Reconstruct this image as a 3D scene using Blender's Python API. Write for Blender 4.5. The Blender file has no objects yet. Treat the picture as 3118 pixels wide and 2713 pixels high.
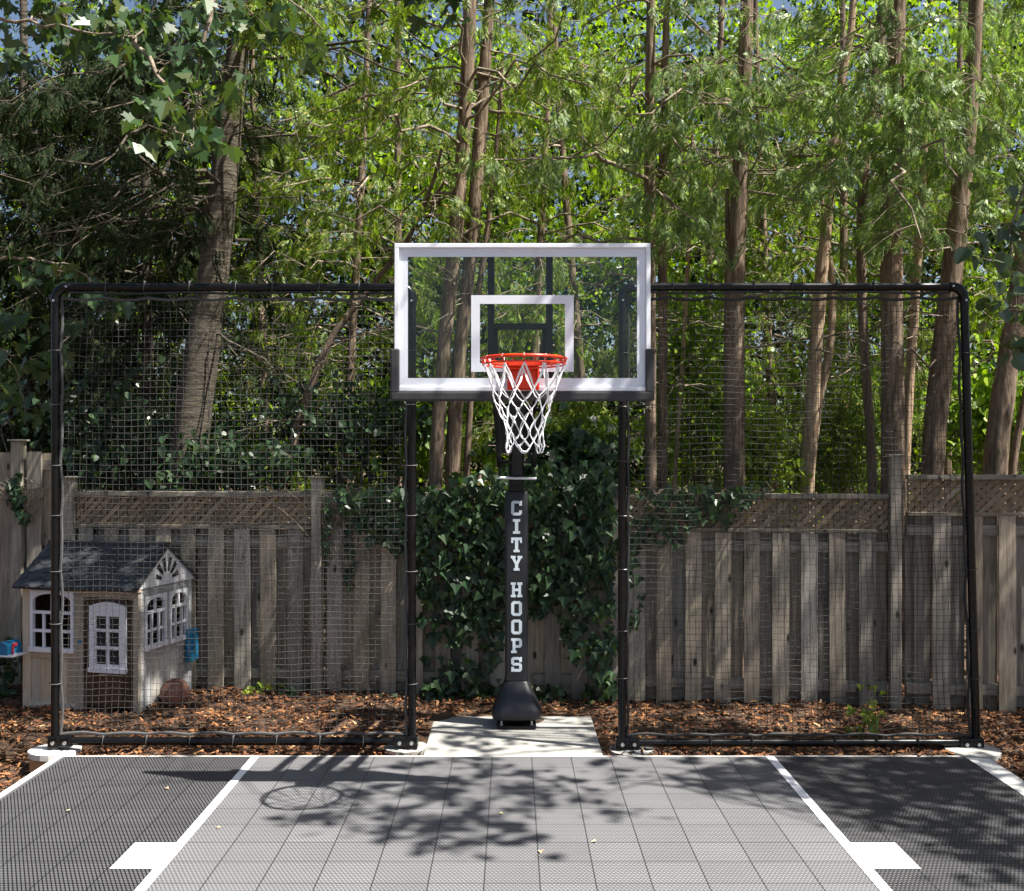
import bpy, bmesh, math, random
import numpy as np
from mathutils import Vector, Matrix

random.seed(7)
RNG = np.random.default_rng(11)
SC = bpy.context.scene
COL = SC.collection

# ------------------------------------------------------------------ camera, sky, sun, exposure
CAM_H = 2.06
cam_data = bpy.data.cameras.new('camera')
cam_data.sensor_width = 36.0
cam_data.lens = 36.0 * 3200.0 / 3118.0
cam_data.shift_y = (1396.0 - 1356.5) / 3118.0
cam_data.clip_start = 0.05
cam_data.clip_end = 2000.0
cam = bpy.data.objects.new('camera', cam_data)
cam.location = (0.0, 0.0, CAM_H)
cam.rotation_euler = (math.radians(90), 0, 0)
COL.objects.link(cam)
SC.camera = cam

SUN = Vector((1.35, -0.47, 2.62)).normalized()          # towards the sun
SUN_EL = math.asin(SUN.z)
SUN_AZ = math.atan2(SUN.x, SUN.y)
world = bpy.data.worlds.new('World')
SC.world = world
world.use_nodes = True
wn = world.node_tree.nodes
wl = world.node_tree.links
sky = wn.new('ShaderNodeTexSky')
sky.sky_type = 'NISHITA'
sky.sun_disc = False
sky.sun_elevation = SUN_EL
sky.sun_rotation = SUN_AZ
sky.altitude = 100
sky.dust_density = 2.5
wl.new(sky.outputs[0], wn['Background'].inputs[0])
wn['Background'].inputs[1].default_value = 0.05
sun_data = bpy.data.lights.new('sun', 'SUN')
sun_data.energy = 5.0
sun_data.angle = math.radians(0.55)
sun_data.color = (1.0, 0.95, 0.87)
sun = bpy.data.objects.new('sun', sun_data)
sun.rotation_euler = (-SUN).to_track_quat('-Z', 'Y').to_euler()
sun.location = (6, -3, 12)
COL.objects.link(sun)
SC.view_settings.view_transform = 'Standard'
SC.view_settings.look = 'None'
SC.view_settings.exposure = 1.5
SC.view_settings.gamma = 1.0
SC.render.engine = 'CYCLES'
SC.cycles.use_denoising = True
SC.cycles.use_adaptive_sampling = True
SC.cycles.adaptive_threshold = 0.02
SC.cycles.max_bounces = 7
SC.cycles.diffuse_bounces = 3
SC.cycles.glossy_bounces = 3
SC.cycles.transmission_bounces = 4
SC.cycles.transparent_max_bounces = 12
SC.cycles.caustics_reflective = False
SC.cycles.caustics_refractive = False
SC.cycles.sample_clamp_indirect = 6.0


def at(dx, dy, Y):
    """world point seen at (dx, dy) of the 2060-pixel-wide view, at depth Y"""
    x, y = dx * 1.51359, dy * 1.51359
    return np.array(((x - 1559) * Y / 3200.0, Y, CAM_H - (y - 1396) * Y / 3200.0))


# ------------------------------------------------------------------ object helpers
def tag(o, label=None, cat=None, group=None, kind=None):
    if label: o['label'] = label
    if cat: o['category'] = cat
    if group: o['group'] = group
    if kind: o['kind'] = kind
    return o


def empty(name, loc=(0, 0, 0), rz=0.0, label=None, cat=None, group=None):
    o = bpy.data.objects.new(name, None)
    o.empty_display_size = 0.2
    o.location = loc
    o.rotation_euler = (0, 0, rz)
    COL.objects.link(o)
    return tag(o, label, cat, group)


def link(name, me, mat, parent=None, smooth=False):
    if mat is not None:
        me.materials.append(mat)
    if smooth:
        me.polygons.foreach_set('use_smooth', [True] * len(me.polygons))
    o = bpy.data.objects.new(name, me)
    COL.objects.link(o)
    if parent is not None:
        o.parent = parent
    return o


class MB:
    """collects verts and faces of any size"""
    def __init__(s):
        s.v = []
        s.f = []

    def add(s, vs, fs):
        b = len(s.v)
        s.v.extend([tuple(map(float, p)) for p in vs])
        s.f.extend([tuple(i + b for i in f) for f in fs])
        return s

    def box(s, x0, x1, y0, y1, z0, z1, M=None, bev=0.0):
        if bev > 0:
            return s.bbox(x0, x1, y0, y1, z0, z1, bev, M)
        vs = [(x, y, z) for x in (x0, x1) for y in (y0, y1) for z in (z0, z1)]
        if M is not None: vs = [M @ Vector(p) for p in vs]
        return s.add(vs, [(0, 1, 3, 2), (4, 6, 7, 5), (0, 4, 5, 1), (2, 3, 7, 6), (0, 2, 6, 4), (1, 5, 7, 3)])

    def bbox(s, x0, x1, y0, y1, z0, z1, b, M=None):
        bm = bmesh.new()
        bmesh.ops.create_cube(bm, size=1.0)
        for v in bm.verts:
            v.co = Vector((x0 + (v.co.x + .5) * (x1 - x0), y0 + (v.co.y + .5) * (y1 - y0), z0 + (v.co.z + .5) * (z1 - z0)))
        bmesh.ops.bevel(bm, geom=bm.edges[:] , offset=b, segments=2, affect='EDGES', profile=0.6)
        bm.verts.index_update()
        vs = [(M @ v.co) if M is not None else v.co.copy() for v in bm.verts]
        fs = [tuple(v.index for v in f.verts) for f in bm.faces]
        bm.free()
        return s.add(vs, fs)

    def tube(s, pts, r, n=8, caps=True, closed=False):
        P = [Vector(p) for p in pts]
        R = r if hasattr(r, '__len__') else [r] * len(P)
        m = len(P)
        rings = []
        up = None
        for i in range(m):
            if closed:
                t = (P[(i + 1) % m] - P[i - 1]).normalized()
            else:
                t = (P[min(i + 1, m - 1)] - P[max(i - 1, 0)]).normalized()
            if up is None:
                a = Vector((0, 0, 1)) if abs(t.z) < 0.9 else Vector((1, 0, 0))
            else:
                a = up
            n1 = (a - t * a.dot(t)).normalized()
            up = n1
            n2 = t.cross(n1)
            rings.append([P[i] + (n1 * math.cos(2 * math.pi * k / n) + n2 * math.sin(2 * math.pi * k / n)) * R[i] for k in range(n)])
        vs = [p for ring in rings for p in ring]
        fs = []
        for i in range(m if closed else m - 1):
            j = (i + 1) % m
            for k in range(n):
                fs.append((i * n + k, i * n + (k + 1) % n, j * n + (k + 1) % n, j * n + k))
        if caps and not closed:
            fs.append(tuple(range(n))[::-1])
            fs.append(tuple((m - 1) * n + k for k in range(n)))
        return s.add(vs, fs)

    def prism(s, poly, axis, a, b, M=None):
        """poly = 2D outline (convex or not), extruded along axis from a to b"""
        n = len(poly)
        def p3(p, c):
            if axis == 'y': q = (p[0], c, p[1])
            elif axis == 'x': q = (c, p[0], p[1])
            else: q = (p[0], p[1], c)
            return (M @ Vector(q)) if M is not None else q
        vs = [p3(p, a) for p in poly] + [p3(p, b) for p in poly]
        fs = [tuple(range(n)), tuple(range(2 * n - 1, n - 1, -1))]
        fs += [(i, i + n, (i + 1) % n + n, (i + 1) % n) for i in range(n)]
        return s.add(vs, fs)

    def build(s, name, mat, parent=None, smooth=False, fix=True):
        me = bpy.data.meshes.new(name)
        me.from_pydata(s.v, [], s.f)
        if fix:
            bm = bmesh.new(); bm.from_mesh(me)
            bmesh.ops.recalc_face_normals(bm, faces=bm.faces[:])
            bm.to_mesh(me); bm.free()
        o = link(name, me, mat, parent, smooth)
        if smooth:
            try:
                me.set_sharp_from_angle(angle=math.radians(38))
            except Exception:
                pass
        return o


def np_mesh(name, V, F):
    """V (N,3), F (M,k) uniform faces"""
    me = bpy.data.meshes.new(name)
    M, k = F.shape
    me.vertices.add(len(V)); me.vertices.foreach_set('co', V.astype(np.float32).ravel())
    me.loops.add(M * k); me.loops.foreach_set('vertex_index', F.astype(np.int32).ravel())
    me.polygons.add(M)
    me.polygons.foreach_set('loop_start', np.arange(0, M * k, k, dtype=np.int32))
    me.update(calc_edges=True)
    return me


def rot_frames(d, nrm):
    """rows: frames with x = side, y = along d, z = normal.  d, nrm (N,3)"""
    d = d / np.linalg.norm(d, axis=1, keepdims=True)
    s = np.cross(d, nrm); s /= np.linalg.norm(s, axis=1, keepdims=True) + 1e-9
    n = np.cross(s, d)
    return np.stack([s, d, n], axis=2)      # columns


def scatter(T, F, loc, frames, scale):
    """template T (v,3), F (f,k); copies at loc (N,3)"""
    N = len(loc)
    V = np.einsum('nij,vj->nvi', frames, T) * scale[:, None, None] + loc[:, None, :]
    Fa = F[None] + (np.arange(N) * len(T))[:, None, None]
    return V.reshape(-1, 3), Fa.reshape(-1, F.shape[1])


def tubes_np(lines, sides=5):
    """many tapered tubes fast; lines = [(pts (m,3), radii (m,))]"""
    Vs, Fs, b = [], [], 0
    ang = np.arange(sides) * 2 * np.pi / sides
    for P, R in lines:
        P = np.asarray(P, float); R = np.asarray(R, float)
        m = len(P)
        t = np.gradient(P, axis=0); t /= np.linalg.norm(t, axis=1, keepdims=True) + 1e-9
        a = np.array((0.31, 0.17, 0.93)) if abs(t[0, 2]) < .9 else np.array((1., .1, 0))
        n1 = a - t * (t @ a)[:, None]; n1 /= np.linalg.norm(n1, axis=1, keepdims=True) + 1e-9
        n2 = np.cross(t, n1)
        ring = P[:, None] + (n1[:, None] * np.cos(ang)[None, :, None] + n2[:, None] * np.sin(ang)[None, :, None]) * R[:, None, None]
        Vs.append(ring.reshape(-1, 3))
        i = np.arange(m - 1)[:, None] * sides; k = np.arange(sides)[None]
        k2 = (k + 1) % sides
        Fs.append(np.stack([i + k, i + k2, i + sides + k2, i + sides + k], axis=-1).reshape(-1, 4) + b)
        b += m * sides
    return np.concatenate(Vs), np.concatenate(Fs)


# ------------------------------------------------------------------ materials
class NT:
    def __init__(s, name):
        s.m = bpy.data.materials.new(name)
        s.m.use_nodes = True
        s.t = s.m.node_tree
        s.b = s.t.nodes['Principled BSDF']
        s.out = s.t.nodes['Material Output']

    def n(s, typ, **kw):
        o = s.t.nodes.new(typ)
        for k, v in kw.items():
            setattr(o, k, v)
        return o

    def l(s, a, b):
        s.t.links.new(a, b)

    def val(s, sock, v):
        if hasattr(v, 'is_output') or isinstance(v, bpy.types.NodeSocket):
            s.l(v, sock)
        else:
            sock.default_value = v

    def math(s, op, a, b=0.0, c=0.0, clamp=False):
        o = s.n('ShaderNodeMath', operation=op, use_clamp=clamp)
        s.val(o.inputs[0], a); s.val(o.inputs[1], b); s.val(o.inputs[2], c)
        return o.outputs[0]

    def ramp(s, fac, stops, interp='LINEAR'):
        o = s.n('ShaderNodeValToRGB')
        o.color_ramp.interpolation = interp
        e = o.color_ramp.elements
        while len(e) < len(stops): e.new(0.5)
        for q, (p, c) in zip(e, stops):
            q.position = p; q.color = (*c, 1)
        s.l(fac, o.inputs[0])
        return o.outputs[0]

    def noise(s, scale, detail=4, rough=.55, vec=None, dist=0.0):
        o = s.n('ShaderNodeTexNoise')
        o.inputs['Scale'].default_value = scale
        o.inputs['Detail'].default_value = detail
        o.inputs['Roughness'].default_value = rough
        o.inputs['Distortion'].default_value = dist
        if vec is not None: s.l(vec, o.inputs['Vector'])
        return o.outputs['Fac']

    def coords(s, scale=(1, 1, 1), kind='Object', rot=(0, 0, 0)):
        c = s.n('ShaderNodeTexCoord')
        mp = s.n('ShaderNodeMapping')
        mp.inputs['Scale'].default_value = scale
        mp.inputs['Rotation'].default_value = rot
        s.l(c.outputs[kind], mp.inputs['Vector'])
        return mp.outputs[0]

    def mix(s, fac, a, b, blend='MIX'):
        o = s.n('ShaderNodeMix', data_type='RGBA', blend_type=blend)
        s.val(o.inputs['Factor'], fac)
        for i, v in ((6, a), (7, b)):
            if isinstance(v, tuple): o.inputs[i].default_value = (*v, 1)
            else: s.l(v, o.inputs[i])
        return o.outputs[2]

    def bump(s, h, strength=.3, dist=.01):
        o = s.n('ShaderNodeBump')
        o.inputs['Strength'].default_value = strength
        o.inputs['Distance'].default_value = dist
        s.l(h, o.inputs['Height'])
        s.l(o.outputs[0], s.b.inputs['Normal'])
        return o

    def island(s):
        return s.n('ShaderNodeNewGeometry').outputs['Random Per Island']


def simple(name, col, rough=.5, metal=0.0, spec=.5, noise=0.0, nscale=20, bump=0.0):
    t = NT(name)
    t.b.inputs['Roughness'].default_value = rough
    t.b.inputs['Metallic'].default_value = metal
    t.b.inputs['Specular IOR Level'].default_value = spec
    if noise > 0 or bump > 0:
        v = t.coords()
        f = t.noise(nscale, 5, .6, v)
        lo = tuple(c * (1 - noise) for c in col); hi = tuple(min(1, c * (1 + noise)) for c in col)
        t.l(t.ramp(f, [(.3, lo), (.7, hi)]), t.b.inputs['Base Color'])
        r2 = t.math('MULTIPLY_ADD', f, .25, rough - .12)
        t.l(r2, t.b.inputs['Roughness'])
        if bump > 0:
            t.bump(t.noise(nscale * 4, 4, .6, v), bump, .003)
    else:
        t.b.inputs['Base Color'].default_value = (*col, 1)
    return t.m


def leaf_mat(name, stops, trans=.3, tcol=(0.28, 0.42, 0.04), rough=.45, spec=.4):
    t = NT(name)
    isl = t.island()
    c = t.ramp(isl, stops)
    big = t.noise(1.3, 2, .5, t.coords())
    c2 = t.mix(t.math('MULTIPLY', big, .25), c, tuple(x * .9 for x in stops[-2][1]), 'MIX')
    t.l(c2, t.b.inputs['Base Color'])
    t.b.inputs['Roughness'].default_value = rough
    t.b.inputs['Specular IOR Level'].default_value = spec
    tr = t.n('ShaderNodeBsdfTranslucent')
    tm = t.mix(.75, c2, tcol)
    t.l(tm, tr.inputs['Color'])
    mx = t.n('ShaderNodeMixShader')
    mx.inputs[0].default_value = trans
    t.l(t.b.outputs[0], mx.inputs[1]); t.l(tr.outputs[0], mx.inputs[2])
    t.l(mx.outputs[0], t.out.inputs['Surface'])
    return t.m


def wood_mat(name, a, b, c, green=.0, grain=(14, 14, 1.0), rough=.85):
    t = NT(name)
    isl = t.island()
    cc = t.n('ShaderNodeTexCoord')
    off = t.n('ShaderNodeCombineXYZ')
    t.l(t.math('MULTIPLY', isl, 37.0), off.inputs[0]); t.l(t.math('MULTIPLY', isl, 91.0), off.inputs[2])
    ad = t.n('ShaderNodeVectorMath', operation='ADD')
    t.l(cc.outputs['Object'], ad.inputs[0]); t.l(off.outputs[0], ad.inputs[1])
    mp = t.n('ShaderNodeMapping'); mp.inputs['Scale'].default_value = grain
    t.l(ad.outputs[0], mp.inputs[0])
    g = t.noise(3.0, 8, .65, mp.outputs[0], .6)
    fine = t.noise(14.0, 4, .6, mp.outputs[0], .3)
    col = t.ramp(g, [(.28, a), (.5, b), (.72, c)])
    tone = t.math('MULTIPLY_ADD', isl, .75, .58)
    tn = t.n('ShaderNodeCombineXYZ')
    warm = t.math('FRACT', t.math('MULTIPLY', isl, 7.31))
    t.l(t.math('MULTIPLY', tone, t.math('MULTIPLY_ADD', warm, .14, .96)), tn.inputs[0])
    t.l(tone, tn.inputs[1])
    t.l(t.math('MULTIPLY', tone, t.math('MULTIPLY_ADD', warm, -.18, 1.04)), tn.inputs[2])
    col = t.mix(1.0, col, tn.outputs[0], 'MULTIPLY')
    col = t.mix(t.math('MULTIPLY', fine, .45), col, a)
    # knots
    kv = t.n('ShaderNodeMapping'); kv.inputs['Scale'].default_value = (7, 7, 3.2)
    t.l(ad.outputs[0], kv.inputs[0])
    vo = t.n('ShaderNodeTexVoronoi'); vo.inputs['Scale'].default_value = 1.0
    t.l(kv.outputs[0], vo.inputs['Vector'])
    kn = t.ramp(vo.outputs['Distance'], [(.07, (1, 1, 1)), (.15, (0, 0, 0))])
    col = t.mix(kn, col, tuple(x * .3 for x in a))
    if green > 0:
        gz = t.noise(1.1, 4, .6, t.coords())
        gm = t.ramp(gz, [(.5, (0, 0, 0)), (.75, (green,) * 3)])
        col = t.mix(gm, col, (.10, .13, .06))
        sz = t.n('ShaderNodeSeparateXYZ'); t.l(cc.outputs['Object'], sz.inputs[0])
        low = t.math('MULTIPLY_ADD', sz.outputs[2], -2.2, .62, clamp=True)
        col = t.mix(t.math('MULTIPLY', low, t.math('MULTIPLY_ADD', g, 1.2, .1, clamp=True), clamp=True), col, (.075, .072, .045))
    t.l(col, t.b.inputs['Base Color'])
    t.b.inputs['Roughness'].default_value = rough
    t.b.inputs['Specular IOR Level'].default_value = .25
    t.bump(g, .5, .004)
    return t.m


M = {}
M['wood'] = wood_mat('weathered_wood', (.125, .112, .094), (.35, .315, .262), (.52, .475, .41), green=.35)
M['wood_h'] = wood_mat('weathered_rail_wood', (.11, .10, .085), (.28, .255, .21), (.40, .375, .32), green=.5, grain=(1.0, 14, 14))
M['lattice'] = wood_mat('lattice_wood', (.14, .11, .08), (.30, .235, .17), (.42, .35, .27), green=.2, grain=(5, 5, 5))
M['black_pipe'] = simple('black_powder_coat_pipe', (.004, .004, .0045), .25, spec=.3, noise=.2, nscale=12)
M['black_steel'] = simple('black_steel', (.006, .006, .007), .38, spec=.3, noise=.25, nscale=30, bump=.05)
M['black_pad'] = simple('black_vinyl_pad', (.009, .0095, .012), .40, noise=.2, nscale=8, bump=.12)
M['board_pad'] = simple('board_edge_pad', (.028, .028, .030), .6, noise=.3, nscale=14, bump=.2)
M['galv'] = simple('galvanised_metal', (.55, .56, .57), .38, metal=.85, noise=.15, nscale=40)
M['white_paint'] = simple('white_painted_glass', (.74, .78, .84), .3, noise=.03, nscale=6)
M['alu'] = simple('white_aluminium_trim', (.82, .85, .89), .32, noise=.04, nscale=9)
M['letter'] = simple('white_vinyl_letters', (.62, .70, .76), .5, noise=.05, nscale=30)
M['red'] = simple('orange_red_powder_coat', (.78, .040, .006), .3, noise=.1, nscale=16)
M['cord'] = simple('white_nylon_cord', (.86, .86, .88), .7)
M['zip'] = simple('black_cable_tie', (.02, .02, .02), .35)
M['tie_clear'] = simple('grey_cable_tie', (.09, .09, .09), .6)

t = NT('clear_board_glass')
gl = t.n('ShaderNodeBsdfGlossy'); gl.inputs['Roughness'].default_value = .015
gl.inputs['Color'].default_value = (1, 1, 1, 1)
tp = t.n('ShaderNodeBsdfTransparent'); tp.inputs['Color'].default_value = (.94, .965, .945, 1)
fr = t.n('ShaderNodeFresnel'); fr.inputs['IOR'].default_value = 1.3
mx = t.n('ShaderNodeMixShader')
t.l(fr.outputs[0], mx.inputs[0]); t.l(tp.outputs[0], mx.inputs[1]); t.l(gl.outputs[0], mx.inputs[2])
t.l(mx.outputs[0], t.out.inputs['Surface'])
M['glass'] = t.m

t = NT('grey_concrete')
v = t.coords()
f = t.noise(3, 8, .65, v); f2 = t.noise(60, 3, .6, v)
c = t.ramp(f, [(.3, (.25, .25, .235)), (.7, (.35, .345, .325))])
c = t.mix(t.math('MULTIPLY', f2, .35), c, (.30, .29, .26))
t.l(c, t.b.inputs['Base Color']); t.b.inputs['Roughness'].default_value = .85
t.bump(f2, .25, .003)
M['concrete'] = t.m
M['concrete_white'] = simple('pale_concrete', (.60, .59, .56), .85, noise=.12, nscale=14, bump=.3)
t = NT('mossy_concrete')
v = t.coords(); f = t.noise(5, 5, .6, v)
t.l(t.ramp(f, [(.35, (.42, .42, .30)), (.65, (.36, .38, .12))]), t.b.inputs['Base Color']); t.b.inputs['Roughness'].default_value = .9
M['concrete_moss'] = t.m
M['cardboard'] = simple('brown_tube_form', (.42, .22, .10), .9, noise=.3, nscale=9)


def bark_mat(name, lo, hi, scale=(10, 10, 1.4), horiz=False):
    t = NT(name)
    v = t.coords(scale if not horiz else (2.5, 2.5, 16))
    f = t.noise(2.2, 8, .7, v, .8)
    f2 = t.noise(7, 5, .6, v, .4)
    big = t.noise(1.2, 3, .5, t.coords())
    c = t.ramp(f, [(.36, lo), (.5, tuple((a + b) / 2 for a, b in zip(lo, hi))), (.62, hi)])
    c = t.mix(t.math('MULTIPLY', f2, .5), c, tuple(x * .45 for x in lo))
    c = t.mix(t.math('MULTIPLY', big, .4), c, tuple(x * .5 + y * .3 for x, y in zip(lo, hi)))
    t.l(c, t.b.inputs['Base Color'])
    t.b.inputs['Roughness'].default_value = .9
    t.b.inputs['Specular IOR Level'].default_value = .2
    t.bump(f, .9, .03)
    return t.m


M['bark'] = bark_mat('cedar_bark', (.07, .047, .031), (.43, .325, .235))
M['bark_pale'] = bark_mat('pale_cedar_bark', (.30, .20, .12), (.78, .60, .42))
M['bark_grey'] = bark_mat('grey_smooth_bark', (.04, .034, .026), (.21, .18, .135), horiz=True)
M['twig'] = bark_mat('dead_twig_bark', (.16, .125, .09), (.50, .42, .32), scale=(6, 6, 6))

M['cedar'] = leaf_mat('cedar_foliage', [(0, (.008, .024, .004)), (.4, (.045, .10, .010)), (.75, (.16, .25, .028)), (.95, (.34, .42, .08)), (1, (.42, .16, .03))], .33, (.42, .66, .02), .5, .25)
M['cedar_pale'] = leaf_mat('pale_cedar_foliage', [(0, (.012, .036, .010)), (.4, (.055, .125, .032)), (.75, (.19, .30, .09)), (.95, (.42, .52, .22)), (1, (.54, .46, .05))], .30, (.40, .66, .06), .5, .3)
M['spruce'] = leaf_mat('dark_spruce_foliage', [(0, (.004, .011, .004)), (.5, (.011, .024, .008)), (.9, (.03, .052, .014)), (1, (.08, .06, .03))], .12, (.06, .12, .02), .75, .12)
M['broad'] = leaf_mat('broad_leaf_foliage', [(0, (.012, .034, .004)), (.5, (.07, .15, .008)), (.85, (.24, .38, .02)), (.92, (.32, .46, .03)), (1, (.36, .32, .06))], .34, (.50, .80, .01), .38)
M['maple'] = leaf_mat('maple_leaves', [(0, (.018, .045, .016)), (.5, (.03, .07, .024)), (.9, (.05, .095, .03)), (1, (.10, .11, .02))], .22, (.16, .28, .02), .34, .5)
M['linden'] = leaf_mat('linden_leaves', [(0, (.03, .06, .028)), (.5, (.045, .085, .035)), (.9, (.07, .11, .04)), (1, (.12, .12, .03))], .25, (.16, .28, .03), .28, .8)
M['ivy'] = leaf_mat('ivy_leaves', [(0, (.010, .026, .011)), (.5, (.019, .046, .018)), (.85, (.036, .075, .028)), (1, (.07, .12, .04))], .16, (.12, .24, .03), .38, .4)
M['bright'] = leaf_mat('bright_shrub_leaves', [(0, (.12, .20, .02)), (.5, (.20, .30, .03)), (.9, (.30, .38, .05)), (1, (.30, .30, .05))], .45, (.45, .60, .04), .4)

# ground
t = NT('forest_soil')
v = t.coords(); f = t.noise(2.5, 8, .7, v); f2 = t.noise(40, 4, .6, v)
c = t.ramp(f, [(.3, (.045, .028, .017)), (.55, (.10, .058, .032)), (.75, (.15, .095, .05))])
c = t.mix(t.math('MULTIPLY', f2, .5), c, (.03, .02, .012))
t.l(c, t.b.inputs['Base Color']); t.b.inputs['Roughness'].default_value = .95
t.bump(f2, .8, .02)
M['soil'] = t.m
t = NT('bark_mulch')
t.l(t.ramp(t.island(), [(0, (.020, .009, .005)), (.35, (.075, .027, .010)), (.7, (.18, .066, .020)), (.93, (.32, .14, .045)), (1, (.42, .27, .14))]), t.b.inputs['Base Color'])
t.b.inputs['Roughness'].default_value = .85
M['mulch'] = t.m


def court_mat():
    t = NT('court_tile')
    P = .2713
    co = t.n('ShaderNodeTexCoord')
    sx = t.n('ShaderNodeSeparateXYZ'); t.l(co.outputs['Object'], sx.inputs[0])
    X, Y = sx.outputs[0], sx.outputs[1]
    q = P / 13.0
    v = t.math('DIVIDE', Y, q); u = t.math('DIVIDE', X, q)
    row = t.math('FLOOR', v); fv = t.math('SUBTRACT', v, row)
    u2 = t.math('ADD', t.math('ADD', u, t.math('MULTIPLY', row, .5)), t.math('MULTIPLY', fv, .45))
    fu = t.math('FRACT', u2)
    du = t.math('ABSOLUTE', t.math('SUBTRACT', fu, .5)); dv = t.math('ABSOLUTE', t.math('SUBTRACT', fv, .5))
    mu = t.math('SUBTRACT', 1.0, t.math('SMOOTH_MIN', 1.0, t.math('MULTIPLY', t.math('SUBTRACT', du, .27, clamp=True), 9.0), .05), clamp=True)
    mv = t.math('SUBTRACT', 1.0, t.math('SMOOTH_MIN', 1.0, t.math('MULTIPLY', t.math('SUBTRACT', dv, .20, clamp=True), 7.0), .05), clamp=True)
    rib = t.math('MULTIPLY', mu, mv)
    # seams
    sxm = t.math('ABSOLUTE', t.math('SUBTRACT', t.math('FRACT', t.math('DIVIDE', X, P)), .5))
    sym = t.math('ABSOLUTE', t.math('SUBTRACT', t.math('FRACT', t.math('DIVIDE', t.math('SUBTRACT', Y, 7.268), P)), .5))
    seamx = t.math('LESS_THAN', sxm, .011)
    seamy = t.math('GREATER_THAN', sym, .487)
    seam = t.math('MAXIMUM', seamx, t.math('MULTIPLY', seamy, .9))
    # per tile tone
    tid = t.n('ShaderNodeCombineXYZ')
    t.l(t.math('FLOOR', t.math('ADD', t.math('DIVIDE', X, P), .5)), tid.inputs[0])
    t.l(t.math('FLOOR', t.math('DIVIDE', t.math('SUBTRACT', Y, 7.268), P)), tid.inputs[1])
    wn_ = t.n('ShaderNodeTexWhiteNoise', noise_dimensions='3D'); t.l(tid.outputs[0], wn_.inputs['Vector'])
    tone = t.math('MULTIPLY_ADD', wn_.outputs['Value'], .12, .94)
    dust = t.noise(2.0, 6, .65, co.outputs['Object'])
    tone = t.math('MULTIPLY', tone, t.math('MULTIPLY_ADD', dust, .3, .85))
    key = t.math('LESS_THAN', t.math('ABSOLUTE', X), 1.77)
    ribc = t.mix(key, (.13, .13, .135), (.215, .215, .222))
    gapc = t.mix(key, (.007, .007, .009), (.085, .085, .090))
    c = t.mix(rib, gapc, ribc)
    c = t.mix(t.math('MULTIPLY', seam, .85), c, (.012, .012, .013))
    tc = t.n('ShaderNodeCombineXYZ')
    for i in range(3): t.l(tone, tc.inputs[i])
    c = t.mix(1.0, c, tc.outputs[0], 'MULTIPLY')
    t.l(c, t.b.inputs['Base Color'])
    t.b.inputs['Roughness'].default_value = .45
    t.b.inputs['Specular IOR Level'].default_value = .35
    h = t.math('SUBTRACT', rib, t.math('MULTIPLY', seam, 1.5))
    t.bump(h, .35, .003)
    return t.m


M['court'] = court_mat()
M['line'] = simple('white_court_paint', (.80, .80, .80), .6, noise=.05, nscale=50, bump=.1)
M['edge_grey'] = simple('grey_edge_ramp', (.09, .09, .095), .6, noise=.1)

# ------------------------------------------------------------------ ground, court
def slabobj(name, x0, x1, y0, y1, z0, z1, mat, bev=.006):
    o = MB().box(x0, x1, y0, y1, z0, z1, bev=bev).build(name, mat)
    return tag(o, kind='structure')


def ground_z(x, y):
    """mulch bed: level with the slab near the pad, lower at the left corner"""
    z = -0.035 + 0.0 * x
    d = max(0.0, -2.95 - x)
    near = max(0.0, min(1.0, (8.0 - y) / .7))
    z -= min(.17, d * .35) * near
    z += .035 * math.sin(x * 2.3 + y) * .35 + .012 * math.sin(x * 7.1) * math.sin(y * 6.3)
    if y > 7.9: z += min(.05, (y - 7.9) * .04)
    return z


gx = np.concatenate([[-400, -120, -40, -15], np.linspace(-8, 8, 81), [15, 40, 120, 400]])
gy = np.concatenate([[-400, -60, -15, 0, 3, 5], np.linspace(6, 10, 31), [12, 16, 25, 60, 150, 500]])
mb = MB()
vs = [(x, y, ground_z(x, y) if (abs(x) <= 8 and 5.5 < y <= 10) else -.06) for y in gy for x in gx]
nx = len(gx)
mb.add(vs, [(j * nx + i, j * nx + i + 1, (j + 1) * nx + i + 1, (j + 1) * nx + i) for j in range(len(gy) - 1) for i in range(nx - 1)])
tag(mb.build('ground', M['soil'], smooth=True, fix=False), kind='structure')
slabobj('court_slab', -3.165, 3.29, -9.0, 7.315, -.12, -.007, M['concrete_white'])
# sport tiles: one thin sheet on the slab
o = MB().box(-3.08, 3.13, -8.9, 7.268, -.0065, 0.0, bev=.002).build('court_surface', M['court']); tag(o, kind='structure')
o = MB().add([(-3.081, -8.9, -.001), (-3.081, 7.27, -.001), (-3.112, 7.27, -.005), (-3.112, -8.9, -.005)], [(0, 1, 2, 3)]).build('court_edge_ramp', M['edge_grey'], fix=False)
tag(o, kind='structure')


def sheet(name, polys, z, mat, label=None, cat=None):
    mb = MB()
    for p in polys:
        mb.add([(x, y, z) for x, y in p], [tuple(range(len(p)))])
    return mb.build(name, mat, fix=False)


for (x0, x1, bx0, bx1) in ((-1.797, -1.744, -2.018, -1.797), (1.752, 1.810, 1.81, 2.05)):
    o = sheet('court_line_marking', [[(x0, -6, ), (x1, -6), (x1, 7.264), (x0, 7.264)],
                                    [(bx0, 5.27), (bx1, 5.27), (bx1, 5.625), (bx0, 5.625)],
                                    [(bx0, 3.6), (bx1, 3.6), (bx1, 3.65), (bx0, 3.65)]], .004, M['line'])
    tag(o, kind='structure')

pad = MB().bbox(-.62, .635, 7.318, 8.42, -.25, -.004, .012).build('concrete_pad', M['concrete'])
tag(pad, 'square grey concrete pad under the basketball pole, dappled with leaf shade', 'concrete pad')

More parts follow.
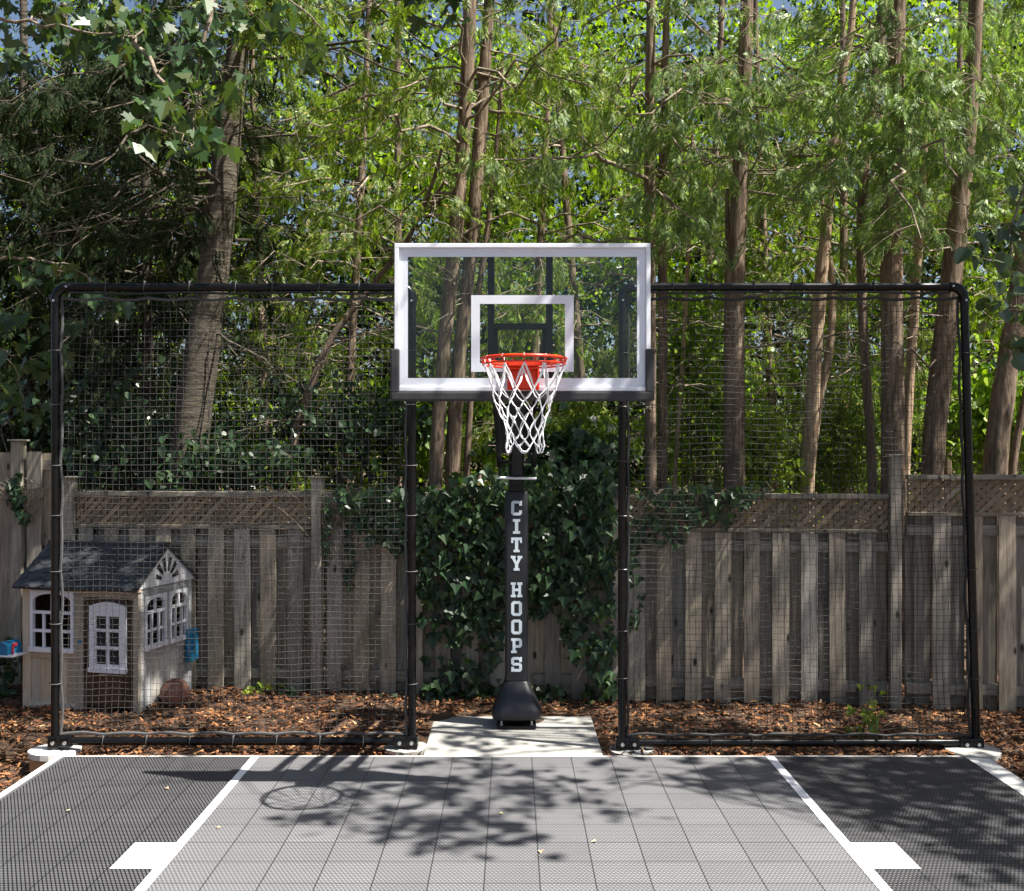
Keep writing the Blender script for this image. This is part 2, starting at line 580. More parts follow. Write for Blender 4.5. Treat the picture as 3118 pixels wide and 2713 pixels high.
# ------------------------------------------------------------------ mulch
def mulch(name, x0, x1, y0, y1, n, size=(.010, .062)):
    x = RNG.uniform(x0, x1, n); y = RNG.uniform(y0, y1, n)
    keep = ~((x > -.64) & (x < .65) & (y < 8.44)) & ~((np.abs(x) < 3.3) & (y < 7.31))
    x, y = x[keep], y[keep]; n = len(x)
    z = np.array([ground_z(a, b) for a, b in zip(x, y)]) + RNG.uniform(.0, .035, n)
    T = np.array([(-.5, -1, 0), (.45, -.9, .05), (.55, .8, -.05), (-.3, 1, .08)]) * np.array((.28, .5, 1))
    F = np.array([[0, 1, 2, 3]])
    a = RNG.uniform(0, 2 * np.pi, n)
    d = np.stack([np.cos(a), np.sin(a), RNG.normal(0, .25, n)], 1)
    nr = np.stack([RNG.normal(0, .35, n), RNG.normal(0, .35, n), np.ones(n)], 1)
    s = RNG.uniform(size[0], size[1], n) * RNG.uniform(.7, 1.5, n)
    V, Fa = scatter(T, F, np.stack([x, y, z], 1), rot_frames(d, nr), s)
    return link(name, np_mesh(name, V, Fa), M['mulch'])


o = mulch('mulch', -5.6, 6.0, 6.0, 9.6, 62000)
tag(o, 'orange brown bark mulch covering the bed under the fence', 'mulch', kind='stuff')

# ------------------------------------------------------------------ basketball hoop
HX = .0625
hoop = empty('basketball_hoop', (HX, 8.15, 0), 0, 'black pole basketball hoop with clear backboard, white border and orange rim', 'basketball hoop')


def H(mb, name, mat, smooth=False, parent=None):
    """build a hoop part given in world coordinates"""
    mb.v = [(x - HX, y - 8.15, z) for x, y, z in mb.v]
    return mb.build(name, mat, parent or hoop, smooth)


PX = .035
# base plate and bolts
base = H(MB().bbox(PX - .15, PX + .15, 7.99, 8.29, .004, .024, .004), 'base_plate', M['black_steel'])
for sx in (-.115, .115):
    for sy in (8.03, 8.25):
        m_ = MB().tube([(PX + sx, sy, .024), (PX + sx, sy, .032)], .016, 6)
        m_.tube([(PX + sx, sy, .03), (PX + sx, sy, .075)], .007, 8)
        H(m_, 'anchor_bolt', M['galv'])
H(MB().bbox(PX - .0575, PX + .0575, 8.09, 8.205, .024, 2.56, .008), 'pole', M['black_steel'])


def loft(sections, n=28, pw=5.0):
    """rounded-rect sections (cx, cy, z, hx, hy)"""
    mb = MB()
    vs, fs = [], []
    for (cx, cy, z, hx, hy) in sections:
        for k in range(n):
            a = 2 * math.pi * k / n + math.pi / n
            c, s = math.cos(a), math.sin(a)
            r = (abs(c) ** pw + abs(s) ** pw) ** (-1 / pw)
            vs.append((cx + hx * r * c, cy + hy * r * s, z))
    m = len(sections)
    for i in range(m - 1):
        for k in range(n):
            fs.append((i * n + k, i * n + (k + 1) % n, (i + 1) * n + (k + 1) % n, (i + 1) * n + k))
    fs.append(tuple(range(n))[::-1]); fs.append(tuple((m - 1) * n + k for k in range(n)))
    return mb.add(vs, fs)


pp = H(loft([(PX, 8.147, .350, .080, .080), (PX, 8.147, .356, .089, .089), (PX, 8.147, .9, .0895, .0895), (PX, 8.147, 1.79, .0895, .0895), (PX, 8.147, 1.805, .084, .084), (PX, 8.147, 1.808, .06, .06)], 40, 9), 'pole_pad', M['black_pad'], True)
H(loft([(PX, 8.147, .06, .165, .150), (PX, 8.147, .075, .186, .170), (PX, 8.147, .11, .193, .178), (PX, 8.147, .15, .182, .168), (PX, 8.147, .25, .130, .125), (PX, 8.147, .34, .094, .094), (PX, 8.147, .349, .088, .088)], 40, 6), 'base_pad', M['black_pad'], True)

# block letters on a 6 x 8 grid, strokes as boxes and cut corners
def rect(a, b, c, d): return [(a, b), (c, b), (c, d), (a, d)]
G = {
    'C': [[(0, 1), (1, 0), (5, 0), (6, 1), (6, 2.7), (4.4, 2.7), (4.4, 1.5), (1.7, 1.5), (1.7, 1.5), (0, 1.5)], rect(0, 1.5, 1.7, 6.5), [(0, 6.5), (4.4, 6.5), (4.4, 5.3), (6, 5.3), (6, 8), (4.9, 8), (4.55, 7.55), (4.1, 8), (1, 8), (0, 7)]],
    'I': [rect(1, 0, 5, 1.4), rect(2.1, 1.4, 3.9, 6.6), rect(1, 6.6, 5, 8)],
    'T': [rect(1.3, 0, 4.7, 1.3), rect(2.1, 1.3, 3.9, 6.5), rect(0, 6.5, 6, 8), rect(0, 5.0, 1.1, 6.5), rect(4.9, 5.0, 6, 6.5)],
    'Y': [rect(1.4, 0, 4.6, 1.3), rect(2.1, 1.3, 3.9, 3.4), [(2.1, 3.4), (3.9, 3.4), (5.6, 6.7), (3.9, 6.7), (3, 4.9), (2.1, 6.7), (.4, 6.7)], rect(-.2, 6.7, 2.5, 8), rect(3.5, 6.7, 6.2, 8)],
    'H': [rect(-.2, 0, 2.6, 1.3), rect(3.4, 0, 6.2, 1.3), rect(.5, 1.3, 2.0, 6.7), rect(4.0, 1.3, 5.5, 6.7), rect(2.0, 3.3, 4.0, 4.7), rect(-.2, 6.7, 2.6, 8), rect(3.4, 6.7, 6.2, 8)],
    'O': [[(0, 1.2), (1.2, 0), (4.8, 0), (6, 1.2), (6, 1.5), (0, 1.5)], rect(0, 1.5, 1.7, 6.5), rect(4.3, 1.5, 6, 6.5), [(0, 6.5), (6, 6.5), (6, 6.8), (4.8, 8), (1.2, 8), (0, 6.8)]],
    'P': [rect(0, 0, 3.2, 1.3), rect(.8, 1.3, 2.4, 6.6), [(2.4, 2.9), (5, 2.9), (6, 3.9), (6, 4.3), (2.4, 4.3)], rect(4.4, 4.3, 6, 6.6), [(0, 6.6), (6, 6.6), (6, 7), (5, 8), (0, 8)]],
    'S': [[(0, 0), (1.1, 0), (1.45, .45), (1.9, 0), (5, 0), (6, 1), (6, 1.5), (1.6, 1.5), (1.6, 2.7), (0, 2.7)], rect(4.4, 1.5, 6, 3.4), [(1, 3.4), (6, 3.4), (6, 3.8), (5, 4.8), (0, 4.8), (0, 4.4)], rect(0, 4.8, 1.6, 6.5), [(0, 6.5), (4.4, 6.5), (4.4, 5.3), (6, 5.3), (6, 8), (4.9, 8), (4.55, 7.55), (4.1, 8), (1, 8), (0, 7)]],
}
for ch, sy in zip('CITYHOOPS', (1547, 1603, 1659, 1715, 1796, 1853, 1909, 1966, 2023)):
    zc = CAM_H - (sy - 1396) * 8.057 / 3200
    k = .1125 / 8
    mb = MB()
    for poly in G[ch]:
        mb.prism([(PX + (px - 3) * k * .98, zc + (py - 4) * k) for px, py in poly], 'y', 8.0545, 8.0592)
    H(mb, 'letter', M['letter'], parent=None)

# backboard
BZ0, BZ1, BX0, BX1, BY = 2.463, 3.347, -.703, .828, 6.30
gy0, gy1 = BY, BY + .012
H(MB().box(BX0 + .02, BX1 - .02, gy0, gy1, BZ0 + .006, BZ1 - .02), 'glass_panel', M['glass'])
fr_ = MB()
def frame_rect(mb, x0, x1, z0, z1, w, ya, yb, bev=0):
    mb.box(x0, x1, ya, yb, z1 - w, z1, bev=bev); mb.box(x0, x1, ya, yb, z0, z0 + w, bev=bev)
    mb.box(x0, x0 + w, ya, yb, z0 + w, z1 - w, bev=bev); mb.box(x1 - w, x1, ya, yb, z0 + w, z1 - w, bev=bev)
frame_rect(fr_, BX0, BX1, BZ0, BZ1, .026, BY - .018, BY + .030, .003)
H(fr_, 'trim_frame', M['alu'])
bo = MB(); frame_rect(bo, BX0 + .027, BX1 - .027, BZ0 + .0265, BZ1 - .027, .052, BY - .0035, BY - .0005)
H(bo, 'painted_border', M['white_paint'])
tx0, tx1 = HX - .307, HX + .307
tz0 = CAM_H + (1396 - 748 * 1.51359) * 6.3 / 3200; tz1 = CAM_H + (1396 - 594 * 1.51359) * 6.3 / 3200
tg = MB(); frame_rect(tg, tx0, tx1, tz0, tz1, .052, BY - .0035, BY - .0005)
H(tg, 'target_square', M['white_paint'])
# padding round the lower edge
pd = MB()
pd.bbox(BX0 - .024, BX1 + .024, BY - .030, BY + .045, 2.404, 2.4615, .012)
pd.bbox(BX0 - .024, BX0 + .030, BY - .0305, BY + .0455, 2.452, 2.716, .010)
pd.bbox(BX1 - .030, BX1 + .024, BY - .0305, BY + .0455, 2.452, 2.716, .010)
H(pd, 'edge_padding', M['board_pad'])
# steel behind the glass
sf = MB()
for x in (-.126, .226):
    sf.box(x - .020, x + .020, BY + .034, BY + .074, 2.47, 3.325)
sf.box(-.106, .206, BY + .036, BY + .072, 2.84, 2.875)
sf.box(-.106, .206, BY + .036, BY + .072, 2.49, 2.55)
H(sf, 'support_frame', M['black_steel'])
# lifting arms
def bar(mb, a, b, w, h):
    a, b = Vector(a), Vector(b)
    d = (b - a); L = d.length; d.normalize()
    s = d.cross(Vector((0, 0, 1))).normalized(); u = s.cross(d)
    vs = []
    for p in (a, b):
        for i, j in ((-1, -1), (1, -1), (1, 1), (-1, 1)):
            vs.append(p + s * w / 2 * i + u * h / 2 * j)
    mb.add(vs, [(0, 1, 2, 3), (7, 6, 5, 4), (0, 4, 5, 1), (1, 5, 6, 2), (2, 6, 7, 3), (3, 7, 4, 0)])
for sx in (-1, 1):
    xa = .05 + sx * .155
    xp = PX + sx * .13
    m_ = MB(); bar(m_, (xa, BY + .08, 2.83), (xp, 8.02, 2.43), .035, .06); H(m_, 'lift_arm', M['black_steel'])
    m_ = MB(); bar(m_, (xa, BY + .08, 2.50), (xp, 8.02, 2.02), .035, .06); H(m_, 'lift_arm', M['black_steel'])
    m_ = MB(); m_.box(xp - .008, xp + .008, 7.98, 8.22, 1.94, 2.52); H(m_, 'pole_bracket', M['black_steel'])
    for z in (2.02, 2.43):
        H(MB().tube([(xp + sx * .009, 8.02, z), (xp + sx * .022, 8.02, z)], .014, 6), 'pivot_bolt', M['galv'])
m_ = MB(); m_.box(PX - .13, PX + .13, 7.985, 8.0, 2.02, 2.045); m_.box(PX - .13, PX + .13, 8.0, 8.085, 2.10, 2.47); H(m_, 'cross_plate', M['black_steel'])
m_ = MB(); bar(m_, (.05, 6.42, 2.55), (PX, 7.94, 1.95), .07, .07); H(m_, 'actuator_tube', M['black_steel'])
H(MB().tube([(PX - .145, 7.90, 1.915), (PX + .15, 7.90, 1.909)], .0095, 10), 'crank_handle', M['alu'], True)
m_ = MB().bbox(PX - .04, PX + .04, 7.93, 8.085, 1.86, 1.97, .006); H(m_, 'crank_box', M['black_steel'])

# rim
RX, RY, RZ = .067, 5.925, 2.620
def circ(r, z, n=64, x=RX, y=RY): return [(x + r * math.cos(2 * math.pi * k / n), y + r * math.sin(2 * math.pi * k / n), z) for k in range(n)]
rim = H(MB().tube(circ(.2365, RZ), .0095, 10, closed=True), 'rim', M['red'], True)
# lower wire ring and web under the rim (breakaway rim)
m_ = MB().tube(circ(.231, RZ - .030, 64), .0055, 8, closed=True); 
for k in range(24):
    a = 2 * math.pi * k / 24
    m_.tube([(RX + .2345 * math.cos(a), RY + .2345 * math.sin(a), RZ - .004), (RX + .231 * math.cos(a), RY + .231 * math.sin(a), RZ - .030)], .0045, 6)
rw = H(m_, 'net_ring', M['red'], True)
m_ = MB()
m_.bbox(RX - .095, RX + .095, 6.270, 6.281, 2.468, 2.640, .003)       # back plate
m_.bbox(RX - .088, RX + .088, 6.12, 6.270, RZ - .020, RZ + .012, .004)  # neck
m_.prism([(6.27, RZ - .02), (6.27, 2.49), (6.235, 2.49), (6.14, RZ - .05), (6.14, RZ - .02)], 'x', RX - .085, RX - .079)
m_.prism([(6.27, RZ - .02), (6.27, 2.49), (6.235, 2.49), (6.14, RZ - .05), (6.14, RZ - .02)], 'x', RX + .079, RX + .085)
m_.bbox(RX - .078, RX + .078, 6.205, 6.232, 2.478, RZ - .022, .003)
H(m_, 'rim_bracket', M['red'])
for sx in (-1, 1):
    H(MB().tube([(RX + sx * .085, 6.14, RZ - .012), (RX + sx * .150, 6.105, RZ - .012), (RX + sx * .19, 6.05, RZ - .012)], .008, 8), 'rim_brace', M['red'], True)

# net: 12 hooks, diamonds
m_ = MB()
rows = [(.222, RZ - .035), (.185, RZ - .165), (.160, RZ - .225), (.140, RZ - .285), (.121, RZ - .345), (.109, RZ - .405), (.104, RZ - .458), (.106, RZ - .50)]
nn = 12
rs = random.Random(4)
def npt(i, k):
    r, z = rows[i]
    a = 2 * math.pi * (k + .5 * (i % 2)) / nn + (.03 * math.sin(k * 2.1 + i) if i else 0)
    rr = r + (rs.uniform(-.010, .010) if i > 1 else 0)
    zz = z + (rs.uniform(-.012, .012) if i > 0 else 0)
    return Vector((RX + rr * math.cos(a) + (.004 * i / 7), RY + rr * math.sin(a), zz))
PT = [[npt(i, k) for k in range(nn)] for i in range(len(rows))]
for i in range(len(rows) - 1):
    for k in range(nn):
        a = PT[i][k]
        for dk in ((0, -1) if i % 2 == 0 else (0, 1)):
            b = PT[i + 1][(k + dk) % nn]
            mid = (a + b) / 2 + Vector((rs.uniform(-.006, .006), rs.uniform(-.006, .006), -.002))
            w = .0029 if i else .0034
            m_.tube([a, mid, b], w, 5)
            if i == 0:
                m_.tube([a + Vector((0, 0, .045)), a + Vector((.003, -.008, 0)), mid + Vector((.008, .003, 0)), b], .0026, 5)
    if i:
        for k in range(nn):
            p = PT[i][k]; m_.tube([p + Vector((0, 0, .009)), p, p - Vector((0, 0, .009))], [.004, .0065, .004], 5)
for k in range(nn):
    p = PT[-1][k]
    q = PT[-1][(k + 1) % nn]
    if k % 2 == 0:
        mid = (p + q) / 2 - Vector((0, 0, .030)); m_.tube([p, (p + mid) / 2 - Vector((0, 0, .010)), mid, (q + mid) / 2 - Vector((0, 0, .010)), q], .0038, 5)
# hooks
for k in range(nn):
    p = PT[0][k]
    a = math.atan2(p.y - RY, p.x - RX)
    m_.tube([(RX + (.2365 + .010 * math.cos(b)) * math.cos(a), RY + (.2365 + .010 * math.cos(b)) * math.sin(a), RZ + .010 * math.sin(b)) for b in np.linspace(math.pi, -math.pi * .3, 6)][:1] +
            [(RX + .246 * math.cos(a), RY + .246 * math.sin(a), RZ), (RX + .2365 * math.cos(a), RY + .2365 * math.sin(a), RZ + .0105), tuple(p + Vector((0, 0, .012))), tuple(p)], .0034, 5)
hn = H(m_, 'net', M['cord'], True)

# ------------------------------------------------------------------ ball-stop net frames
M['net_lit'] = simple('lit_net_string', (.050, .048, .046), .6)  # string colour lightened on this frame to look sunlit
M['net_shaded'] = simple('shaded_net_string', (.012, .012, .012), .6)  # darker copy of the net string, shade put into its colour
M['tape'] = simple('lit_net_binding', (.075, .075, .075), .8, noise=.2, nscale=30)  # binding kept lighter here to look sunlit
M['tape_shaded'] = simple('shaded_net_binding', (.018, .018, .02), .6, noise=.2, nscale=30)  # darker copy of the binding, standing for shade
FY = 7.47
PR = .029


def net_frame(name, xl_top, xl_bot, xr_top, xr_bot, ztop, zbot, label, netmat, tapemat, tiemat, seed, outer):
    rr = random.Random(seed)
    root = empty(name, (xl_bot, FY, 0), 0, label, 'ball net')
    ox = xl_bot
    def B(mb, nm, mat, smooth=True, parent=None):
        mb.v = [(x - ox, y - FY, z) for x, y, z in mb.v]
        return mb.build(nm, mat, parent or root, smooth)
    def px(side, z):
        t_ = (z - zbot) / (ztop - zbot)
        return (xl_bot + (xl_top - xl_bot) * t_) if side == 0 else (xr_bot + (xr_top - xr_bot) * t_)
    rad = .085
    for side in (0, 1):
        B(MB().tube([(px(side, zbot - .03), FY, zbot - .05), (px(side, ztop - rad), FY, ztop - rad)], PR, 16), 'post', M['black_pipe'])
        s = 1 if side == 0 else -1
        el = [(px(side, ztop - rad - .02), FY, ztop - rad - .02)]
        for k in range(7):
            a = math.pi / 2 * k / 6
            el.append((px(side, ztop) + s * rad * (1 - math.cos(a)), FY, ztop - rad + rad * math.sin(a)))
        el.append((px(side, ztop) + s * (rad + .02), FY, ztop))
        e = B(MB().tube(el, PR + .006, 16), 'elbow', M['black_pipe'])
        for bx_, bz in ((0, -.08), (.07, 0)):
            B(MB().tube([(px(side, ztop) + s * (bx_ + (.0 if bx_ == 0 else .02)), FY - PR - .004, ztop + bz - (.02 if bx_ == 0 else 0)), (px(side, ztop) + s * (bx_ + (.0 if bx_ == 0 else .02)), FY - PR - .015, ztop + bz - (.02 if bx_ == 0 else 0))], .008, 8), 'set_screw', M['galv'], parent=e)
        # corner clamp at the foot
        cl = MB().bbox(px(side, zbot) - .042, px(side, zbot) + .042, FY - .040, FY + .040, zbot - .05, zbot + .042, .012)
        cl.bbox(px(side, zbot) + (s * .028 if s > 0 else -.128), px(side, zbot) + (.128 if s > 0 else -.028), FY - .037, FY + .037, zbot - .037, zbot + .037, .012)
        c = B(cl, 'corner_clamp', M['black_pipe'], False)
        for b_ in (0, .085):
            xx = px(side, zbot) + s * b_
            m2 = MB().tube([(xx, FY - .040, zbot - .004), (xx, FY - .052, zbot - .004)], .013, 12)
            B(m2, 'eye_bolt', M['galv'], parent=c)
        B(MB().tube([(px(side, zbot), FY, -.02), (px(side, zbot), FY, zbot - .045)], .026, 16), 'post_sleeve', M['galv'])
    B(MB().tube([(px(0, ztop) + rad, FY, ztop), (px(1, ztop) - rad, FY, ztop)], PR, 16), 'rail', M['black_pipe'])
    B(MB().tube([(px(0, zbot) + .05, FY, zbot), (px(1, zbot) - .05, FY, zbot - .0)], PR, 16), 'rail', M['black_pipe'])
    # netting
    nx0, nx1 = .036, .036
    za, zb_ = zbot + PR + .018, ztop - PR - .045
    pitch = .0455
    W = xr_bot - xl_bot - nx0 - nx1
    nu = round(W / pitch); nv = round((zb_ - za) / pitch)
    uu = np.linspace(0, 1, nu + 1); vv = np.linspace(0, 1, nv + 1)
    ph = RNG.uniform(0, 6, 8)
    tie_n = 8
    def P(u, v):
        xl = xl_bot + (xl_top - xl_bot) * v + nx0; xr = xr_bot + (xr_top - xr_bot) * v - nx1
        eu = np.clip(np.minimum(u, 1 - u) * 14, 0, 1); ev = np.clip(np.minimum(v, 1 - v) * 14, 0, 1)
        x = xl + (xr - xl) * u
        z = za + (zb_ - za) * v
        x = x + .003 * np.sin(v * 17 + ph[0] + u * 3) * eu + .0015 * np.sin(v * 43 + u * 21 + ph[1]) * eu
        z = z + .004 * np.sin(u * 19 + ph[2] + v * 5) * ev + .0018 * np.sin(u * 51 + v * 33 + ph[3]) * ev
        # scalloped pull at the ties
        x = x + np.where(u < .5, 1, -1) * .010 * np.abs(np.sin(v * np.pi * tie_n)) * (1 - eu)
        z = z + np.where(v < .5, .012, -.016) * np.abs(np.sin(u * np.pi * tie_n)) * (1 - ev)
        y = FY + .018 * np.sin(u * 5.1 + ph[4]) * np.sin(v * 6.3 + ph[5]) * eu * ev + .008 * np.sin(u * 31 + v * 27) + .006
        return np.stack([x, y, z], -1)
    lines = []
    seg = 2
    vf = np.linspace(0, 1, nv * seg + 1); uf = np.linspace(0, 1, nu * seg + 1)
    jit = lambda A: A + RNG.normal(0, .0007, A.shape)
    for u in uu:
        pts = jit(P(np.full_like(vf, u), vf)); lines.append((pts, np.full(len(pts), .0019)))
    for v in vv:
        pts = jit(P(uf, np.full_like(uf, v))); lines.append((pts, np.full(len(pts), .0019)))
    V, F = tubes_np(lines, 3)
    V = V - np.array((ox, FY, 0))
    n_o = link('netting', np_mesh('netting', V, F), netmat, root)
    # binding tape round the edge of the net
    tb = MB()
    def strip(pts, r):
        tb.tube([tuple(p) for p in pts], r * .8, 6)
    e1 = np.linspace(0, 1, 65)
    for pts in (P(np.zeros(65), e1), P(np.ones(65), e1), P(e1, np.zeros(65)), P(e1, np.ones(65))):
        strip(pts, .013)
    B(tb, 'edge_binding', tapemat, parent=n_o)
    # cord that laces along the rails
    lc = []
    for v, z0 in ((1, ztop - PR), ):
        xs = np.linspace(px(0, ztop) + .1, px(1, ztop) - .1, 60)
        lc = [(x, FY - .012, z0 - .006 - .012 * abs(math.sin((x - xs[0]) * 3.9))) for x in xs]
    B(MB().tube(lc, .008, 6), 'lacing_cord', M['zip'], parent=n_o)
    # cable ties
    def tie(c, axis):
        m3 = MB()
        pts = []
        for k in range(12):
            a = 2 * math.pi * k / 12
            if axis == 'z': pts.append((c[0] + (PR + .006) * 1.25 * math.cos(a), c[1] + (PR + .003) * math.sin(a), c[2] + .004 * math.sin(a)))
            else: pts.append((c[0] + .004 * math.cos(a), c[1] + (PR + .003) * math.sin(a), c[2] + (PR + .006) * 1.25 * math.cos(a)))
        m3.tube(pts, .0026, 4, closed=True)
        if axis == 'z': m3.box(c[0] - .045, c[0] - .028, c[1] - .012, c[1] - .004, c[2] - .004, c[2] + .004)
        else: m3.box(c[0] - .004, c[0] + .004, c[1] - .03, c[1] - .02, c[2] + .025, c[2] + .045)
        B(m3, 'cable_tie', tiemat)
    for k in range(1, tie_n):
        z = za + (zb_ - za) * k / tie_n + rr.uniform(-.03, .03)
        tie((px(0, z) + .004, FY, z), 'z'); tie((px(1, z) - .004, FY, z), 'z')
        x = px(0, ztop) + nx0 + (px(1, ztop) - px(0, ztop) - nx0 - nx1) * k / tie_n
        tie((x + rr.uniform(-.03, .03), FY, ztop), 'x'); tie((x, FY, zbot), 'x')
    return root


ztopL = CAM_H - (578 * 1.51359 - 1396) * FY / 3200
ztopR = CAM_H - (577 * 1.51359 - 1396) * FY / 3200
zb0 = CAM_H - (1491 * 1.51359 - 1396) * FY / 3200
XX = lambda d: (d * 1.51359 - 1559) * FY / 3200
net_frame('ball_net_frame', XX(112), XX(111), XX(829), XX(829), ztopL, zb0 + .0, 'tall black pipe frame with netting standing in front of the toy playhouse', M['net_lit'], M['tape'], M['tie_clear'], 1, 0)
net_frame('ball_net_frame', XX(1252), XX(1251), XX(1939), XX(1964), ztopR, zb0 - .01, 'tall black pipe frame with netting on the side of the hoop without the playhouse', M['net_shaded'], M['tape_shaded'], M['zip'], 2, 1)


def footing(x, y, r, z0, z1, label, top, side=None):
    root = empty('concrete_footing', (x, y, 0), 0, label, 'footing', 'round concrete footings of the net posts')
    rr = random.Random(int(x * 100))
    n = 36
    ring = [(r * (1 + rr.uniform(-.015, .03)) * math.cos(2 * math.pi * k / n), r * (1 + rr.uniform(-.015, .03)) * math.sin(2 * math.pi * k / n)) for k in range(n)]
    vs = [(a, b, z1 + rr.uniform(-.003, .003)) for a, b in ring] + [(a * .99, b * .99, z1 - .04) for a, b in ring] + [(0, 0, z1 + .012)]
    fs = [(k, (k + 1) % n, 2 * n) for k in range(n)] + [(k + n, (k + 1) % n + n, (k + 1) % n, k) for k in range(n)]
    MB().add(vs, fs).build('footing_top', top, root)
    mb = MB().tube([(0, 0, z0), (0, 0, z1 - .03)], r * .955, 36)
    mb.build('tube_form', side or top, root)
    return root


footing(XX(107), 7.50, .175, -.32, -.012, 'white round concrete footing with torn brown tube form at the sunlit court corner', M['concrete_white'], M['cardboard'])
footing(XX(815), 7.53, .155, -.2, -.004, 'round concrete footing between playhouse net frame and concrete pad', M['concrete'])
footing(XX(1272), 7.50, .165, -.2, -.012, 'pale round concrete footing at the inner post of the dark net frame', M['concrete'])
footing(XX(1950), 7.42, .185, -.2, .008, 'mossy round concrete footing with yellow green side at the shaded court corner', M['concrete'], M['concrete_moss'])

# ------------------------------------------------------------------ fences
FS = -.104
def fy(x): return 8.99 + FS * x
FANG = math.atan(FS)


def fence(name, x0, x1, label, zt, zl, zg, posts, pitch, seed, lattice=True, y_off=0.0, boards0=0.03, capper=None):
    """zt = top of cap rail, zl = bottom of lattice, zg = ground"""
    rr = random.Random(seed)
    O = Vector((x0, fy(x0) + y_off, 0))
    root = empty(name, O, FANG, label, 'fence')
    L = (x1 - x0) / math.cos(FANG)
    # local: x along fence, y depth (0 = front face of front boards)
    spans = []
    ps = sorted(posts)
    edges = [0.0] + [p[0] for p in ps] + [L]
    for a, b in zip(edges[:-1], edges[1:]):
        if b - a > .3: spans.append((a + .055, b - .055))
    bt = zl - .03 if lattice else zt - .02
    for a, b in spans:
        mb = MB()
        x = a + boards0
        while x < b - .05:
            w = rr.uniform(.125, .145)
            lean = rr.uniform(-.008, .008)
            z0 = zg + rr.uniform(-.03, .02); z1 = bt + rr.uniform(-.006, .004)
            w = min(w, b - x)
            mb.add([(x, 0, z0), (x + w, 0, z0), (x + w, .019, z0), (x, .019, z0), (x + lean, 0 + rr.uniform(-.006, .004), z1), (x + w + lean, 0, z1), (x + w + lean, .019, z1), (x + lean, .019, z1)],
                   [(3, 2, 1, 0), (4, 5, 6, 7), (0, 1, 5, 4), (1, 2, 6, 5), (2, 3, 7, 6), (3, 0, 4, 7)])
            x += pitch * rr.uniform(.97, 1.03)
        x = a + boards0 - pitch * .5 + .0
        while x < b:
            w = rr.uniform(.128, .145)
            xa, xb = max(a, x), min(b, x + w)
            if xb - xa > .03:
                z0 = zg + rr.uniform(-.02, .04); z1 = bt - .0 + rr.uniform(-.01, .0)
                mb.box(xa, xb, .065, .084, z0, z1)
            x += pitch * rr.uniform(.97, 1.03)
        if boards0 > .1: mb.box(a, a + boards0 - pitch * .5 + .01, .086, .1, zg, bt)
        mb.build('board_panel', M['wood'], root)
        for z in (bt - .16, zg + .13):
            MB().box(a, b, .0225, .0625, z, z + .085).build('rail', M['wood_h'], root)
        if lattice:
            # cap rails
            cp = MB()
            cp.box(a, b, -.012, .075, zt - .04, zt, bev=.003)
            cp.box(a, b, -.008, .070, zl - .028, zl, bev=.003)
            cp.build('cap_rail', M['wood_h'], root)
            lt = MB()
            zz0, zz1 = zl, zt - .041
            h = zz1 - zz0
            for layer, sgn in ((0, 1), (1, -1)):
                yy0 = .022 + layer * .0085
                s = a - h
                while s < b:
                    # slat from (s, zz0) to (s+h, zz1)
                    w = .052
                    q = [(s, zz0), (s + w, zz0), (s + w + h, zz1), (s + h, zz1)]
                    if sgn < 0: q = [(a + b - px_, pz) for px_, pz in q][::-1]
                    # clip in x by a, b
                    def clip(poly, xc, keep):
                        out = []
                        for i in range(len(poly)):
                            p, r_ = poly[i], poly[(i + 1) % len(poly)]
                            ip, ir = keep * (p[0] - xc) >= 0, keep * (r_[0] - xc) >= 0
                            if ip: out.append(p)
                            if ip != ir:
                                tt = (xc - p[0]) / (r_[0] - p[0]); out.append((xc, p[1] + tt * (r_[1] - p[1])))
                        return out
                    q = clip(q, a, 1)
                    if q: q = clip(q, b, -1)
                    if len(q) >= 3:
                        lt.prism(q, 'y', yy0, yy0 + .008)
                    s += .052 * 1.45
            lt.build('lattice_panel', M['lattice'], root)
    for (p, ztp, wd) in ps:
        pp_ = MB().box(p - wd / 2, p + wd / 2, -.035, .055, zg - .1, ztp, bev=.004).build('post', M['wood'], root)
        MB().box(p - wd / 2 - .022, p + wd / 2 + .022, -.057, .077, ztp + .001, ztp + .018, bev=.003).build('post_cap', M['wood_h'], pp_)
    return root


def lx(D, x0):    # fence-local coordinate of view column D
    u = (D * 1.51359 - 1559) / 3200
    X = u * 8.99 / (1 - u * FS)
    return (X - x0) / math.cos(FANG), X


def fz(Dx, Dy):
    X = lx(Dx, 0)[1]
    return CAM_H - (Dy * 1.51359 - 1396) * fy(X) / 3200


X0 = lx(118, 0)[1]; X1 = lx(1812, 0)[1]
fence('wooden_fence', X0, X1, 'long weathered board fence with lattice top, ivy over its middle', fz(700, 990), fz(700, 1058), 0.0,
      [(lx(140, X0)[0], fz(140, 962), .09), (lx(638, X0)[0], fz(638, 962), .088), (lx(1243, X0)[0], fz(1243, 975) - .02, .088), (lx(1801, X0)[0], fz(1801, 918), .088)], .238, 3)
X2 = X1 + .0; X3 = 6.6
fence('wooden_fence', X2, X3, 'raised end section of board fence with lattice top beyond the tall capped post', fz(1950, 955), fz(1950, 1031), -.01,
      [(2.2, fz(1950, 930), .088)], .262, 5, boards0=.20)
XL = -6.2
fence('wooden_fence', XL, X0 - .02, 'tall solid board fence without lattice in the corner behind the playhouse', fz(60, 905), 0, 0.0,
      [(lx(34, XL)[0], fz(34, 888), .10)], .21, 9, lattice=False, y_off=.02)

